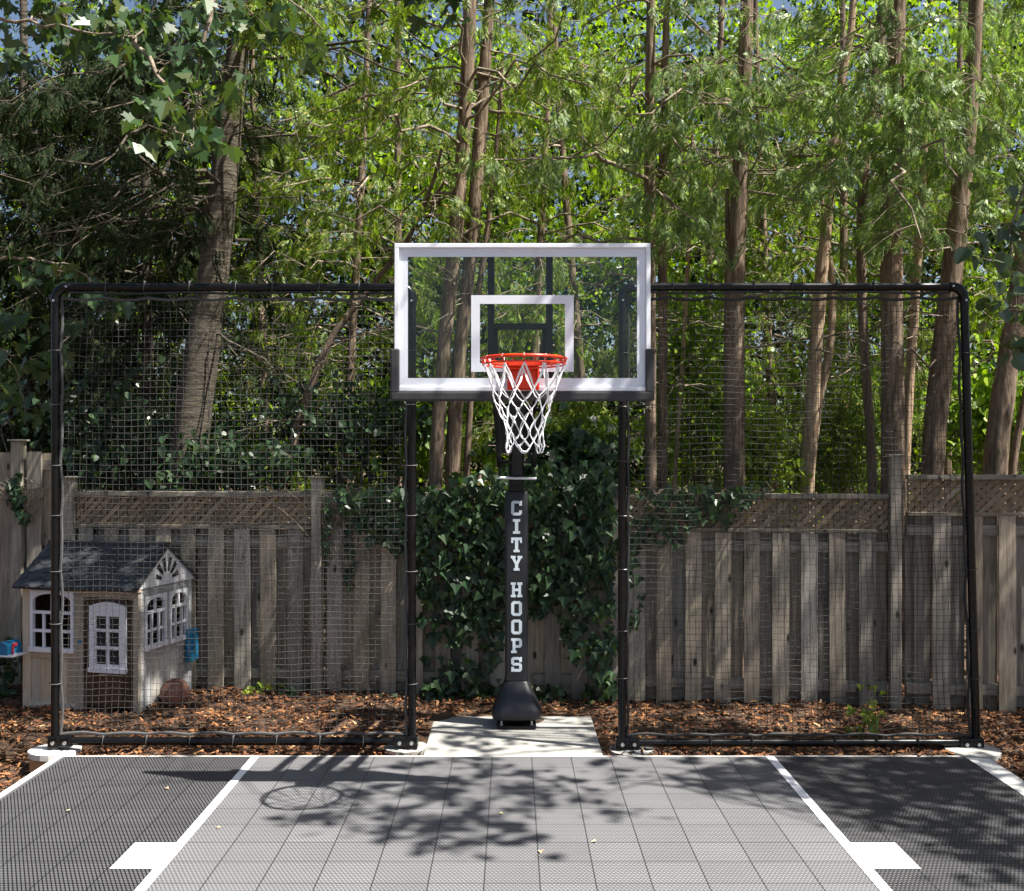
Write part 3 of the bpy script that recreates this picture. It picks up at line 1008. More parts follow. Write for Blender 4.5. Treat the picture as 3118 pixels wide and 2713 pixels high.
# ------------------------------------------------------------------ playhouse
M['ph_tan'] = wood_mat('playhouse_tan_wood', (.34, .28, .21), (.47, .41, .325), (.56, .50, .41), grain=(8, 8, .8))
M['ph_shaded'] = wood_mat('playhouse_shaded_wood', (.32, .33, .34), (.43, .44, .45), (.52, .53, .54), grain=(8, 8, .8))  # side wall wood greyed to carry its shade in the colour
M['ph_white'] = simple('white_moulded_plastic', (.72, .73, .78), .45, noise=.05, nscale=8, bump=.15)
M['ph_door'] = wood_mat('playhouse_brown_door', (.035, .022, .016), (.075, .045, .03), (.14, .085, .055), grain=(10, 10, .8))
M['ph_blue'] = simple('blue_plastic', (.012, .17, .33), .4, noise=.08)
M['ph_red'] = simple('red_plastic', (.55, .03, .05), .4)
M['ph_dark'] = simple('opening_shade', (.012, .012, .012), .8)  # near-black fill standing for the shade inside openings
t = NT('navy_scallop_shingles')
v = t.coords()
f = t.noise(9, 5, .6, v)
t.l(t.ramp(f, [(.3, (.020, .024, .029)), (.7, (.045, .050, .057))]), t.b.inputs['Base Color'])
t.b.inputs['Roughness'].default_value = .6
M['ph_roof'] = t.m

PH = empty('playhouse', (-4.06, 8.72, .0), math.radians(-14), 'tan wooden toy playhouse with navy shingle roof and white windows', 'playhouse')
W_, D_, E_ = 1.08, .80, 1.0
# front wall from planks with a window and a door opening
fw = MB()
def planks(mb, u0, u1, z0, z1, v0, v1, n, axis='u'):
    for i in range(n):
        a = u0 + (u1 - u0) * i / n + .0015; b = u0 + (u1 - u0) * (i + 1) / n - .0015
        if axis == 'u': mb.box(a, b, v0, v1, z0, z1)
        else: mb.box(v0, v1, a, b, z0, z1)
planks(fw, .075, .50, .05, .42, .012, .03, 5)
fw.box(0, .075, 0, .035, 0, E_ - .02)                # left stile
fw.box(.075, .50, .0, .035, 0, .05); fw.box(.075, .50, -.004, .036, .42, .478)
fw.box(.50, .575, .0, .035, 0, E_ - .02)
fw.box(1.038, 1.08, .0, .035, 0, E_ - .02)
fw.box(.5751, 1.0379, .0, .035, .93, E_ - .02)
fw.box(.075, .50, .001, .034, .975, E_ - .02)
fw.box(-.01, 1.09, -.012, .04, E_ - .02, E_ + .012)
fw.build('front_wall', M['ph_tan'], PH)
sw = MB()
xs0, xs1 = W_ - .03, W_
planks(sw, .06, D_ - .06, .0, .44, xs0 + .004, xs1 - .006, 5, 'v')
sw.box(xs0, xs1 + .002, .036, .085, 0, E_ - .0)
sw.box(xs0, xs1 + .002, D_ - .06, D_, 0, E_ - .0)
sw.box(xs0, xs1 + .004, .0851, D_ - .0601, .44, .50)
sw.box(xs0, xs1 + .002, .405, .445, .50, E_ - .06)
sw.box(xs0, xs1 + .004, .0851, D_ - .0601, E_ - .06, E_ - .0)
sw.build('side_wall', M['ph_shaded'], PH)
bw = MB(); planks(bw, 0, W_ - .04, 0, E_, D_ - .03, D_ - .002, 7); planks(bw, .04, D_ - .04, 0, E_, 0.0, .02, 5, 'v')
bw.build('back_wall', M['ph_door'], PH)  # door brown darkens the interior in place of real shade


def window(u0, u1, z0, z1, put, arch=True, nrow=3):
    """white frame with bars; put(u, depth, z) -> local point"""
    mb = MB()
    def bx(a, b, c, d, d0, d1):
        vs = [put(x, y, z) for x in (a, b) for y in (d0, d1) for z in (c, d)]
        mb.add(vs, [(0, 1, 3, 2), (4, 6, 7, 5), (0, 4, 5, 1), (2, 3, 7, 6), (0, 2, 6, 4), (1, 5, 7, 3)])
    w = (u1 - u0); b = .026
    bx(u0, u0 + b, z0, z1, -.014, .02); bx(u1 - b, u1, z0, z1, -.014, .02)
    bx(u0 - .006, u1 + .006, z0 - .012, z0 + b, -.022, .019)
    # arched head: outline with an arc cut below
    ca = []
    n = 14
    spring = z1 - .085
    for k in range(n + 1):
        a = math.pi * k / n
        ca.append((u0 + b + (w - 2 * b) * (1 - math.cos(a)) / 2, spring + .06 * math.sin(a)))
    for k in range(n):
        (xa, za_), (xb, zb2) = ca[k], ca[k + 1]
        vs = [put(xa, -.013, za_), put(xb, -.013, zb2), put(xb, -.013, z1), put(xa, -.013, z1), put(xa, .018, za_), put(xb, .018, zb2), put(xb, .018, z1), put(xa, .018, z1)]
        mb.add(vs, [(0, 1, 2, 3), (7, 6, 5, 4), (0, 4, 5, 1), (3, 2, 6, 7)])
    hh = spring - z0 - b
    for fz_ in ((.0 + .30) * 1.0, .64, .97)[: nrow]:
        zc = z0 + b + hh * fz_ if nrow > 2 else z0 + b + hh * fz_
        bx(u0 + b, u1 - b, zc - .009, zc + .009, -.010, .012)
    return mb, bx


def put_front(u, d, z): return (u, d, z)
def put_side(u, d, z): return (W_ - d, u, z)
for (u0, u1, put) in ((.08, .49, put_front), (.09, .40, put_side), (.45, .735, put_side)):
    mb, bx = window(u0, u1, .478 if put is put_front else .505, .972 if put is put_front else .935, put, nrow=0)
    zb = .50; zt_ = .90
    if put is put_front:
        for x in (.205, .355): bx(x - .009, x + .009, zb, .79, -.009, .011)
        bx(.2745, .2955, .73, .945, -.009, .011); bx(.106, .464, .78, .805, -.008, .012); bx(.106, .464, .628, .652, -.008, .012)
    else:
        m1 = u0 + (u1 - u0) / 3; m2 = u0 + (u1 - u0) * 2 / 3
        for x in (m1, m2): bx(x - .008, x + .008, zb, .80, -.009, .011)
        bx((u0 + u1) / 2 - .009, (u0 + u1) / 2 + .009, .80, .91, -.009, .011); bx(u0 + .02, u1 - .02, .785, .81, -.008, .012); bx(u0 + .02, u1 - .02, .64, .66, -.008, .012)
    mb.build('window', M['ph_white'], PH)
# door
dr = MB()
arc = [(.5755 + .462 * k / 12, .885 + .045 * math.sin(math.pi * k / 12)) for k in range(13)]
dr.prism([(.5765, .04), (1.0365, .04)] + [(x, z) for x, z in arc[::-1]], 'y', .012, .028)
door = dr.build('door', M['ph_door'], PH)
p2 = MB()
planks(p2, .60, 1.01, .06, .29, .006, .0115, 5); p2.box(.59, 1.02, .0, .0115, .29, .335)
p2.build('door_panel', M['ph_door'], door)
dw, bx = window(.64, .975, .335, .862, put_front, nrow=0)
for a, b, c, d in ((.666, .70, .361, .78), (.915, .949, .361, .78), (.70, .915, .361, .39), (.795, .82, .39, .78), (.666, .949, .78, .84)):
    bx(a, b, c, d, -.012, .0115)
for zc in (.525, .665): bx(.70, .915, zc - .012, zc + .012, -.0115, .0112)
dw.prism([(.638, .861)] + [(.638 + .339 * k / 12, .861 + .036 * math.sin(math.pi * k / 12)) for k in range(1, 12)] + [(.977, .861)], 'y', -.0135, .011)
dw.build('door_window', M['ph_white'], door)
dk = MB(); dk.box(.70, .915, .007, .0112, .387, .785); dk.build('door_shade_pane', M['ph_dark'], door)  # dark sheet in place of the shade behind the window bars
MB().box(.73, .80, -.014, -.0, .298, .308, bev=.002).build('mail_slot', M['ph_tan'], door)
MB().tube([(.545, -.001, .56), (.545, -.008, .56)], .016, 12).build('doorbell', M['ph_blue'], PH)
# roof
RI = 1.315
rf = MB()
ov = .065
def roofpt(u, s, side, lift=0.0):     # s 0 at eave, 1 at ridge
    v0 = -ov if side == 0 else D_ + ov
    zE = E_ - .012
    v = v0 + (D_ / 2 - v0) * s
    z = zE + (RI - zE) * s
    nz = math.hypot(RI - zE, D_ / 2 + ov)
    nv = -(RI - zE) / nz if side == 0 else (RI - zE) / nz
    return (u, v + nv * lift, z + (D_ / 2 + ov) / nz * lift)
u0r, u1r = -.045, W_ + .03
for side in (0, 1):
    vs = [roofpt(u0r, 0, side), roofpt(u1r, 0, side), roofpt(u1r, 1, side), roofpt(u0r, 1, side), roofpt(u0r, 0, side, .02), roofpt(u1r, 0, side, .02), roofpt(u1r, 1, side, .02), roofpt(u0r, 1, side, .02)]
    rf.add(vs, [(0, 1, 2, 3), (7, 6, 5, 4), (0, 4, 5, 1), (1, 5, 6, 2), (2, 6, 7, 3), (3, 7, 4, 0)])
# scallops: overlapping rounded tabs
rsx = random.Random(5)
NR = 6
for side in (0, 1):
    for r_ in range(NR):
        s0 = r_ / NR - .03; s1 = (r_ + 1.25) / NR
        nt = 8
        off = .5 if r_ % 2 else 0
        for k in range(-1, nt + 1):
            ua = u0r + (u1r - u0r) * (k + off) / nt; ub = u0r + (u1r - u0r) * (k + 1 + off) / nt
            ua, ub = max(ua, u0r), min(ub, u1r)
            if ub - ua < .04: continue
            pts = []
            for q in range(9):
                tq = q / 8
                pts.append((ua + .002 + (ub - ua - .004) * tq, s0 + .085 * (1 - math.sin(math.pi * tq)) * .9))
            pts += [(ub - .002, min(s1, .995)), (ua + .002, min(s1, .995))]
            top = [roofpt(u, max(s, -.02), side, .0225 + .010 * max(0, (1 - (s - s0) / (s1 - s0)))) for u, s in pts]
            bot = [roofpt(u, max(s, -.02), side, .0205) for u, s in pts]
            n_ = len(pts)
            rf.add(top + bot, [tuple(range(n_)), tuple(range(2 * n_ - 1, n_ - 1, -1))] + [(i, i + n_, (i + 1) % n_ + n_, (i + 1) % n_) for i in range(n_)])
rf.box(u0r - .002, u1r + .002, D_ / 2 - .03, D_ / 2 + .03, RI + .012, RI + .04, bev=.006)
roof = rf.build('roof', M['ph_roof'], PH)
# gable, with sunburst cut-outs drawn as dark plates for the shade inside
gb = MB()
gx_ = W_ + .012
zE = E_ + .005
apex = (D_ / 2, RI + .0)
A_, B_ = (-.045, zE), (D_ + .045, zE)
gb.prism([A_, B_, apex], 'x', gx_ - .020, gx_)
gab = gb.build('gable', M['ph_white'], PH)
hb = MB()
for k in range(6):
    a = math.radians(18 + k * 28.8)
    c0 = (D_ / 2, zE + .03)
    r0, r1 = .085, .17 + .04 * math.sin(a)
    if r1 * math.sin(a) > .235: r1 = .235 / math.sin(a)
    if k in (0, 5): r1 = .175
    d0, d1 = .05, .085
    q = [(c0[0] + r0 * math.cos(a - .16), c0[1] + r0 * math.sin(a - .16) * .95), (c0[0] + r1 * math.cos(a - .13), c0[1] + r1 * math.sin(a - .13) * .95), (c0[0] + r1 * math.cos(a + .13), c0[1] + r1 * math.sin(a + .13) * .95), (c0[0] + r0 * math.cos(a + .16), c0[1] + r0 * math.sin(a + .16) * .95)]
    hb.prism(q, 'x', gx_ - .001, gx_ + .0025)
hb.build('gable_shade_inlay', M['ph_dark'], gab)
MB().prism([(0.0, E_), (D_, E_), (D_ / 2, RI - .02)], 'x', .0, .02).build('gable', M['ph_tan'], PH)
# mailbox on the corner
mbx = MB()
prof = [(-.052, 0), (.052, 0), (.052, .055)] + [(.052 * math.cos(a), .055 + .052 * math.sin(a)) for a in np.linspace(0, math.pi, 9)[1:-1]] + [(-.052, .055)]
n_ = len(prof)
vs = []
for y in (-.17, .0):
    for x, z in prof: vs.append((x - .065, y, z + .455))
for y in (-.17, -.155):
    for x, z in prof: vs.append((x * .86 - .065, y, z * .9 + .461))
fs = [(i, i + n_, (i + 1) % n_ + n_, (i + 1) % n_) for i in range(n_)] + [tuple(range(n_, 2 * n_))]
fs += [(i, (i + 1) % n_, (i + 1) % n_ + 2 * n_, i + 2 * n_) for i in range(n_)] + [(i + 2 * n_, (i + 1) % n_ + 2 * n_, (i + 1) % n_ + 3 * n_, i + 3 * n_) for i in range(n_)] + [tuple(range(3 * n_, 4 * n_))[::-1]]
mbx.add(vs, fs)
mail = mbx.build('mailbox', M['ph_blue'], PH, smooth=True)
MB().box(-.125, .04, -.175, .0, .440, .4545, bev=.003).build('mailbox_shelf', M['ph_white'], mail)
m_ = MB(); m_.box(-.006, -.001, -.12, -.10, .45, .54); m_.box(-.006, -.001, -.12, -.06, .52, .545); m_.build('mailbox_flag', M['ph_red'], mail)
# blue sink tray hanging at the far back corner
tr = MB().bbox(W_ + .008, W_ + .058, D_ - .12, D_ + .03, .29, .575, .02)
tr.build('sink_tray', M['ph_blue'], PH, smooth=True)

# basketball in the mulch
M['ball'] = simple('worn_brown_rubber', (.22, .10, .07), .8, noise=.25, nscale=10, bump=.4)
bm = bmesh.new(); bmesh.ops.create_uvsphere(bm, u_segments=32, v_segments=20, radius=.12)
me = bpy.data.meshes.new('basketball'); bm.to_mesh(me); bm.free()
pb = at(352, 1405, 8.72)
bl = link('basketball', me, M['ball'], None, True); bl.location = (pb[0], 8.72, .115); bl.rotation_euler = (.5, .3, .2)
tag(bl, 'faded brown basketball lying on mulch beside the playhouse wall', 'basketball')
sm = MB()
for ax in range(2):
    pts = [(.1205 * math.cos(a), .1205 * math.sin(a), 0) for a in np.linspace(0, 2 * math.pi, 40, endpoint=False)]
    if ax: pts = [(x, 0, y) for x, y, z in pts]
    sm.tube(pts, .0022, 5, closed=True)
for s in (-1, 1):
    pts = [(s * (.055 + .03 * math.cos(2 * a)), .1 * math.cos(a), .1 * math.sin(a)) for a in np.linspace(0, 2 * math.pi, 40, endpoint=False)]
    pts = [tuple(Vector(p).normalized() * .1205) for p in pts]
    sm.tube(pts, .0022, 5, closed=True)
sm.build('seam', M['zip'], bl)

# ------------------------------------------------------------------ leaf shapes
def spray_template(nk=17, L=1.0):
    """a flat, drooping cedar spray: narrow scale-leaf fingers along a curved axis"""
    V, F = [], []
    b = 0
    r = np.random.default_rng(3)
    for i in range(nk):
        u = i / (nk - 1)
        y = L * (.05 + .72 * u)
        s = 1 if i % 2 else -1
        if i == nk - 1:
            d = np.array((0, 1.0, 0)); ln = .30
        else:
            d = np.array((s * r.uniform(.5, .8), .8, r.uniform(-.25, .1))); ln = (.16 + .22 * math.sin(math.pi * (u * .8 + .15))) * r.uniform(.75, 1.15)
        d /= np.linalg.norm(d)
        sd = np.array((-d[1], d[0], 0)) * .034
        p = np.array((0, y, -.22 * (y / L) ** 2))
        V += [p, p + d * ln * .4 + sd, p + d * ln + np.array((0, 0, -.08)), p + d * ln * .6 - sd]
        F.append([b, b + 1, b + 2, b + 3]); b += 4
    return np.array(V), np.array(F)


def half_leaf(outline):
    """outline of the right half, x>=0, from base to tip; makes two faces with a slight fold"""
    k = len(outline)
    V, F = [], []
    for s in (1, -1):
        for (x, y) in outline: V.append((s * x, y, .24 * x - .22 * y * y + .10 * x * y))
        F.append(list(range(k)) if s == 1 else list(range(2 * k - 1, k - 1, -1)))
    return np.array(V, float), np.array(F)


MAPLE = half_leaf([(0, 0), (.16, .02), (.42, -.08), (.36, .12), (.62, .18), (.52, .36), (.60, .52), (.40, .46), (.24, .44), (.30, .66), (.20, .72), (0, 1.0)])
IVY = half_leaf([(0, .06), (.14, -.02), (.40, .02), (.52, .10), (.40, .34), (.30, .40), (.24, .58), (0, 1.0)])
IVY3 = half_leaf([(0, .05), (.18, -.06), (.34, .02), (.62, .22), (.46, .36), (.28, .44), (.26, .58), (.16, .74), (0, 1.05)])
ROUND = half_leaf([(0, .05), (.18, 0), (.38, .14), (.44, .38), (.34, .66), (.16, .88), (0, 1.0)])
SIMPLE = (np.array([(0, 0, 0), (.30, .45, .08), (0, 1, -.05), (-.30, .45, .08)], float), np.array([[0, 1, 2, 3]]))
SPRAY = spray_template()


# openings in the canopy: each is a straight gap towards the sun above a patch that stands in full light
SHAFTS = []


def shaft(dx, dy, Y, r):
    SHAFTS.append((at(dx, dy, Y), r))


def open_canopy(loc, n=None):
    keep = np.ones(len(loc), bool)
    S = np.array(SUN)
    for p, r_ in SHAFTS[:n]:
        v = loc - p
        t_ = v @ S
        dist = np.linalg.norm(v - t_[:, None] * S, axis=1)
        keep &= ~((t_ > .12) & (dist < r_ * (.8 + .2 * np.sin(loc[:, 0] * 23 + loc[:, 2] * 17))))
    return keep


def open_lines(lines):
    """drop limbs and twigs that cross one of the openings"""
    if not lines: return lines
    P = np.concatenate([p for p, r_ in lines]); idx = np.repeat(np.arange(len(lines)), [len(p) for p, r_ in lines])
    bad = np.zeros(len(lines), bool)
    np.logical_or.at(bad, idx, ~open_canopy(P, N_OPEN))
    return [l_ for l_, b_ in zip(lines, bad) if not b_]


for dx, dy, Y, r_ in (
        (425, 650, 9.95, .07), (428, 690, 9.95, .09), (418, 730, 9.95, .10), (412, 775, 9.95, .10), (402, 820, 9.95, .09), (392, 860, 9.95, .08), (385, 905, 9.95, .07), (462, 330, 9.9, .07), (470, 200, 9.9, .08), (485, 60, 9.9, .09),
        (950, 470, 10.0, .10), (968, 380, 10.0, .08), (975, 250, 10.0, .07), (915, 560, 9.9, .08), (905, 880, 9.95, .10), (880, 900, 9.9, .09), (940, 120, 10, .08), (1000, 430, 10.2, .08),
        (1330, 560, 9.9, .11), (1330, 650, 9.9, .12), (1332, 760, 9.9, .12), (1310, 850, 9.85, .10), (1330, 900, 9.9, .10), (1330, 440, 9.9, .09),
        (1480, 640, 9.6, .10), (1490, 720, 9.6, .12), (1478, 820, 9.6, .12), (1470, 900, 9.6, .13), (1495, 470, 9.6, .08),
        (1625, 950, 10.3, .14), (1630, 880, 10.3, .15), (1636, 800, 10.3, .14), (1645, 720, 10.3, .12), (1652, 640, 10.3, .12), (1655, 560, 10.3, .11), (1665, 470, 10.3, .10), (1672, 360, 10.3, .10), (1690, 200, 10.3, .10), (1700, 120, 10.3, .08),
        (1740, 640, 10.0, .08), (1750, 850, 10.0, .08), (1800, 620, 9.5, .09), (1795, 760, 9.5, .10), (1805, 480, 9.5, .09), (1790, 880, 9.5, .10),
        (1838, 620, 10.3, .10), (1835, 720, 10.3, .11), (1828, 800, 10.3, .10), (1850, 500, 10.3, .09), (1822, 900, 10.3, .09), (1880, 860, 9.7, .10), (1905, 700, 9.7, .09), (1930, 480, 9.7, .08), (1890, 930, 9.7, .08),
        (2025, 760, 9.7, .10), (2005, 880, 9.7, .10), (2040, 640, 9.7, .10),
        (310, 140, 6.8, .13), (325, 190, 6.8, .13), (345, 235, 6.75, .14), (375, 265, 6.7, .14), (395, 300, 6.7, .14), (360, 20, 7.1, .16), (480, 45, 7.0, .14), (430, 15, 7.1, .12), (110, 540, 8.0, .12),
        (1335, 1190, 8.8, .035), (1325, 1150, 8.8, .03), (1390, 1250, 8.8, .04), (1382, 1290, 8.8, .035), (1400, 1215, 8.8, .03), (1378, 1330, 8.8, .03), (1990, 1290, 8.5, .04), (1830, 1350, 8.55, .05), (1185, 1230, 8.7, .05), (1190, 1300, 8.7, .07), (1150, 1290, 8.7, .05), (1195, 1260, 8.7, .05)):
    shaft(dx, dy, Y, r_)
N_OPEN = len(SHAFTS) - 22
_rf = random.Random(31)
for k in range(34):                      # thin slanting streaks on the fence
    shaft(_rf.uniform(1270, 2050), _rf.uniform(1080, 1400), 8.75, _rf.uniform(.02, .05))
for k in range(12):
    shaft(_rf.uniform(400, 830), _rf.uniform(1080, 1400), 9.1, _rf.uniform(.02, .045))
for k in range(16):                      # and patches on the mulch
    _y = _rf.uniform(1412, 1495); SHAFTS.append((np.array((((_rf.uniform(130, 820)) * 1.51359 - 1559) / 3200 * (6592 / (_y * 1.51359 - 1396)), 6592 / (_y * 1.51359 - 1396), 0.0)), _rf.uniform(.06, .15)))
for k in range(9):
    _y = _rf.uniform(1415, 1495); SHAFTS.append((np.array((((_rf.uniform(1270, 2050)) * 1.51359 - 1559) / 3200 * (6592 / (_y * 1.51359 - 1396)), 6592 / (_y * 1.51359 - 1396), 0.0)), _rf.uniform(.04, .10)))
for dx, dy in ((110, 1150), (180, 1115), (240, 1130), (250, 1165), (150, 1175), (70, 1165), (310, 1125)):
    shaft(dx, dy, 8.9, .06)
_rs = random.Random(77)
for k in range(62):
    shaft(_rs.uniform(1260, 2060), _rs.uniform(20, 520), _rs.uniform(9.0, 10.3), _rs.uniform(.10, .26))
for k in range(46):
    shaft(_rs.uniform(490, 1260), _rs.uniform(20, 620), _rs.uniform(9.8, 12.2), _rs.uniform(.12, .30))
for k in range(30):
    shaft(_rs.uniform(1260, 2060), _rs.uniform(520, 940), _rs.uniform(10.6, 12.6), _rs.uniform(.12, .25))


def unit(v): return v / (np.linalg.norm(v, axis=-1, keepdims=True) + 1e-9)


def leaves_obj(name, tmpl, loc, d, nrm, s, mat, parent=None, origin=(0, 0, 0)):
    if len(loc) > 40:
        k_ = open_canopy(loc)
        loc, d, nrm, s = loc[k_], d[k_], nrm[k_], s[k_]
    V, F = scatter(tmpl[0], tmpl[1], loc - np.array(origin), rot_frames(d, nrm), s)
    return link(name, np_mesh(name, V, F), mat, parent)


def curve_pts(p0, p1, sag, n=7, wob=.03, rng=RNG):
    t = np.linspace(0, 1, n)[:, None]
    P = p0 + (p1 - p0) * t
    P[:, 2] -= sag * (t[:, 0] ** 2)
    P[1:-1] += rng.normal(0, wob, (n - 2, 3))
    return P


# ------------------------------------------------------------------ trees
def trunk_lines(spec, Y, ext=True):
    P = [at(x, y, Y) for x, y, w in spec]
    R = [w * 1.51359 * Y / 3200 / 2 for x, y, w in spec]
    if ext:
        b = P[0].copy(); b[2] = -.1; P.insert(0, b); R.insert(0, R[0] * 1.25)
    # densify with wobble
    P = np.array(P); R = np.array(R)
    t = np.arange(len(P)); tt = np.linspace(0, len(P) - 1, (len(P) - 1) * 5 + 1)
    Q = np.stack([np.interp(tt, t, P[:, i]) for i in range(3)], 1)
    Q[:, 0] = np.convolve(np.pad(Q[:, 0], 3, 'edge'), np.ones(7) / 7, 'valid')
    RR = np.interp(tt, t, R) * (1 + RNG.normal(0, .025, len(tt)))
    return Q, RR


def trunk_mesh(lines, sides=14, name='trunk', mat=None, parent=None, origin=(0, 0, 0), flute=.07):
    V, F = tubes_np(lines, sides)
    # fluted bark relief
    k = np.arange(len(V)) % sides
    V = V - np.array(origin)
    me = np_mesh(name, V, F)
    return link(name, me, mat, parent, True)


def make_branches(P, R, z0, z1, n, length, up=.15, droop=.5, az=None, rng=RNG):
    """branches off a trunk polyline between heights; returns list of (pts, radii)"""
    out = []
    zs = P[:, 2]
    for i in range(n):
        z = rng.uniform(z0, z1)
        j = int(np.clip(np.searchsorted(zs, z), 1, len(P) - 1))
        f = (z - zs[j - 1]) / max(1e-6, zs[j] - zs[j - 1])
        p = P[j - 1] + (P[j] - P[j - 1]) * min(1, max(0, f))
        if z > zs[-1]: p = P[-1]
        a = rng.uniform(0, 2 * np.pi) if az is None else rng.uniform(*az)
        L = length * rng.uniform(.55, 1.25)
        q = p + np.array((math.cos(a) * L, math.sin(a) * L, L * up + rng.normal(0, .15)))
        pts = curve_pts(p, q, droop * L * rng.uniform(.5, 1.2), 8, .035 * L, rng)
        r0 = rng.uniform(.009, .02) * (L / 1.3)
        out.append((pts, np.linspace(r0, r0 * .25, 8)))
    return out


def twigs_from(br, n, length, rng=RNG, droop=.6, lo=.25):
    """sub-branches; returns arrays start, dir and thin tubes"""
    out = []
    for pts, rad in br:
        m = len(pts)
        for i in range(n):
            t_ = rng.uniform(lo, 1.0) * (m - 1); j = min(int(t_), m - 2); f = t_ - j
            p = pts[j] + (pts[j + 1] - pts[j]) * f
            ax = pts[-1] - pts[0]; ax = ax / (np.linalg.norm(ax) + 1e-9)
            s = np.cross(ax, (0, 0, 1)) * rng.choice((-1, 1))
            d = ax * rng.uniform(.1, .9) + s * rng.uniform(.4, 1.1) + np.array((0, 0, rng.normal(-.05, .35)))
            d /= np.linalg.norm(d) + 1e-9
            L = length * rng.uniform(.4, 1.2)
            q = p + d * L
            tp = curve_pts(p, q, droop * L * .6, 4, .02 * L, rng)
            out.append((tp, np.linspace(.0035, .0012, 4)))
    return out


def sprays_on(tw, per, size, rng=RNG, hang=.75):
    loc, dr, nr = [], [], []
    for pts, rad in tw:
        ax = pts[-1] - pts[0]; ax = ax / (np.linalg.norm(ax) + 1e-9)
        t_ = rng.uniform(.1, 1.05, per) * (len(pts) - 1)
        j = np.clip(t_.astype(int), 0, len(pts) - 2); f = (t_ - j)[:, None]
        loc.append(pts[j] + (pts[j + 1] - pts[j]) * f + rng.normal(0, .025, (per, 3)))
        d = ax[None] * .6 + rng.normal(0, .22, (1, 3)) + rng.normal(0, .24, (per, 3)); d[:, 2] -= hang * rng.uniform(.6, 1.6, per)
        dr.append(d)
        nn_ = rng.normal(0, .42, (1, 3)) + rng.normal(0, .33, (per, 3)); nn_[:, 2] += .4; nn_[:, 1] -= .7; nn_[:, 0] += .4
        nr.append(nn_)
    loc = np.concatenate(loc); dr = unit(np.concatenate(dr)); nr = unit(np.concatenate(nr))
    return loc, dr, nr, rng.uniform(.65, 1.25, len(loc)) * size


def tree(name, label, cat, specs, Y, bark, crown=None, bare=None, group=None, smooth_side=14):
    """specs: list of trunk specs (view columns, rows, widths) at depth Y.
    crown: dict(z0, z1, n, len, tw, per, size, mat ...)"""
    base = at(*specs[0][0][:2], Y); base[2] = 0
    root = empty(name, tuple(base), 0, label, cat, group)
    TL = [trunk_lines(s, Y + i * .12) for i, s in enumerate(specs)]
    for i, tl in enumerate(TL):
        trunk_mesh([tl], smooth_side, 'trunk', bark, root, base)
    brs = []
    tws = []
    if crown:
        for c in (crown if isinstance(crown, list) else [crown]):
            P, R = TL[c.get('stem', 0)]
            if P[-1][2] < c['z1']:
                e = P[-1] + (P[-1] - P[-4]) / (P[-1][2] - P[-4][2]) * (c['z1'] - P[-1][2])
                P = np.vstack([P, e[None]]); 
            b = make_branches(P, R, c['z0'], c['z1'], c['n'], c['len'], c.get('up', .1), c.get('droop', .45), c.get('az'))
            tw = twigs_from(b, c.get('tw', 8), c.get('twl', .45))
            loc, d, nr, s = sprays_on(tw, c.get('per', 6), c.get('size', .17), hang=c.get('hang', .75))
            leaves_obj('crown', c.get('tmpl', SPRAY), loc, d, nr, s, c.get('mat', M['cedar']), root, base)
            brs += b; tws += tw
    if bare:
        P, R = TL[bare.get('stem', 0)]
        b = make_branches(P, R, bare['z0'], bare['z1'], bare['n'], bare['len'], bare.get('up', .1), bare.get('droop', .3), bare.get('az'))
        tw = twigs_from(b, bare.get('tw', 4), bare.get('twl', .4), droop=.2)
        brs += b; tws += tw
    brs, tws = open_lines(brs), open_lines(tws)
    if brs:
        V, F = tubes_np([(p, r * .8) for p, r in brs], 5)
        V2, F2 = tubes_np(tws, 3)
        V = np.concatenate([V, V2]); F = np.concatenate([F, F2 + len(V) - len(V2)])
        link('branches', np_mesh('branches', V - base, F), M['bark_grey'] if name.startswith('spruce') else M['twig'], root, True)
    return root


PI = math.pi
FRONT = (-PI * .98, -PI * .02)
CG = 'cedars behind the fence'
tree('spruce_tree', 'thick grey trunk leaning above the playhouse fence, sun streak on bark', 'spruce tree',
     [[(372, 1000, 80), (390, 800, 70), (430, 560, 60), (462, 250, 50), (490, 0, 42), (505, -350, 30)]], 10.2, M['bark_grey'],
     crown=[dict(z0=4.2, z1=7.4, n=34, len=2.0, tw=9, per=6, mat=M['spruce'], droop=.5, size=.16, az=(PI * .45, PI * 1.55)),
            dict(z0=5.2, z1=7.0, n=20, len=1.9, tw=9, per=6, mat=M['cedar'], droop=.5, size=.16, az=(-PI * .5, PI * .5))],
     bare=dict(z0=2.6, z1=6.6, n=34, len=1.5, tw=6, twl=.55, droop=.35, up=.05), smooth_side=20)
tree('cedar_tree', 'twin-stemmed brown cedar whose trunks rise behind the clear backboard', 'cedar tree',
     [[(872, 985, 28), (893, 700, 28), (915, 490, 29), (940, 200, 27), (945, 0, 26), (950, -350, 18)],
      [(905, 985, 30), (925, 700, 29), (950, 490, 27), (968, 240, 27), (985, 0, 22), (1000, -350, 14)],
      [(932, 985, 13), (962, 600, 12), (978, 480, 12), (1000, 300, 9), (1012, 120, 6)]], 10.1, M['bark'],
     crown=[dict(z0=5.0, z1=7.0, n=26, len=1.7, tw=8, per=6), dict(z0=3.6, z1=6.2, n=12, len=1.5, tw=6, per=5, az=(0, PI))],
     bare=dict(z0=2.4, z1=6.4, n=26, len=1.6, up=.45, droop=.1, tw=4, twl=.5), group=CG)
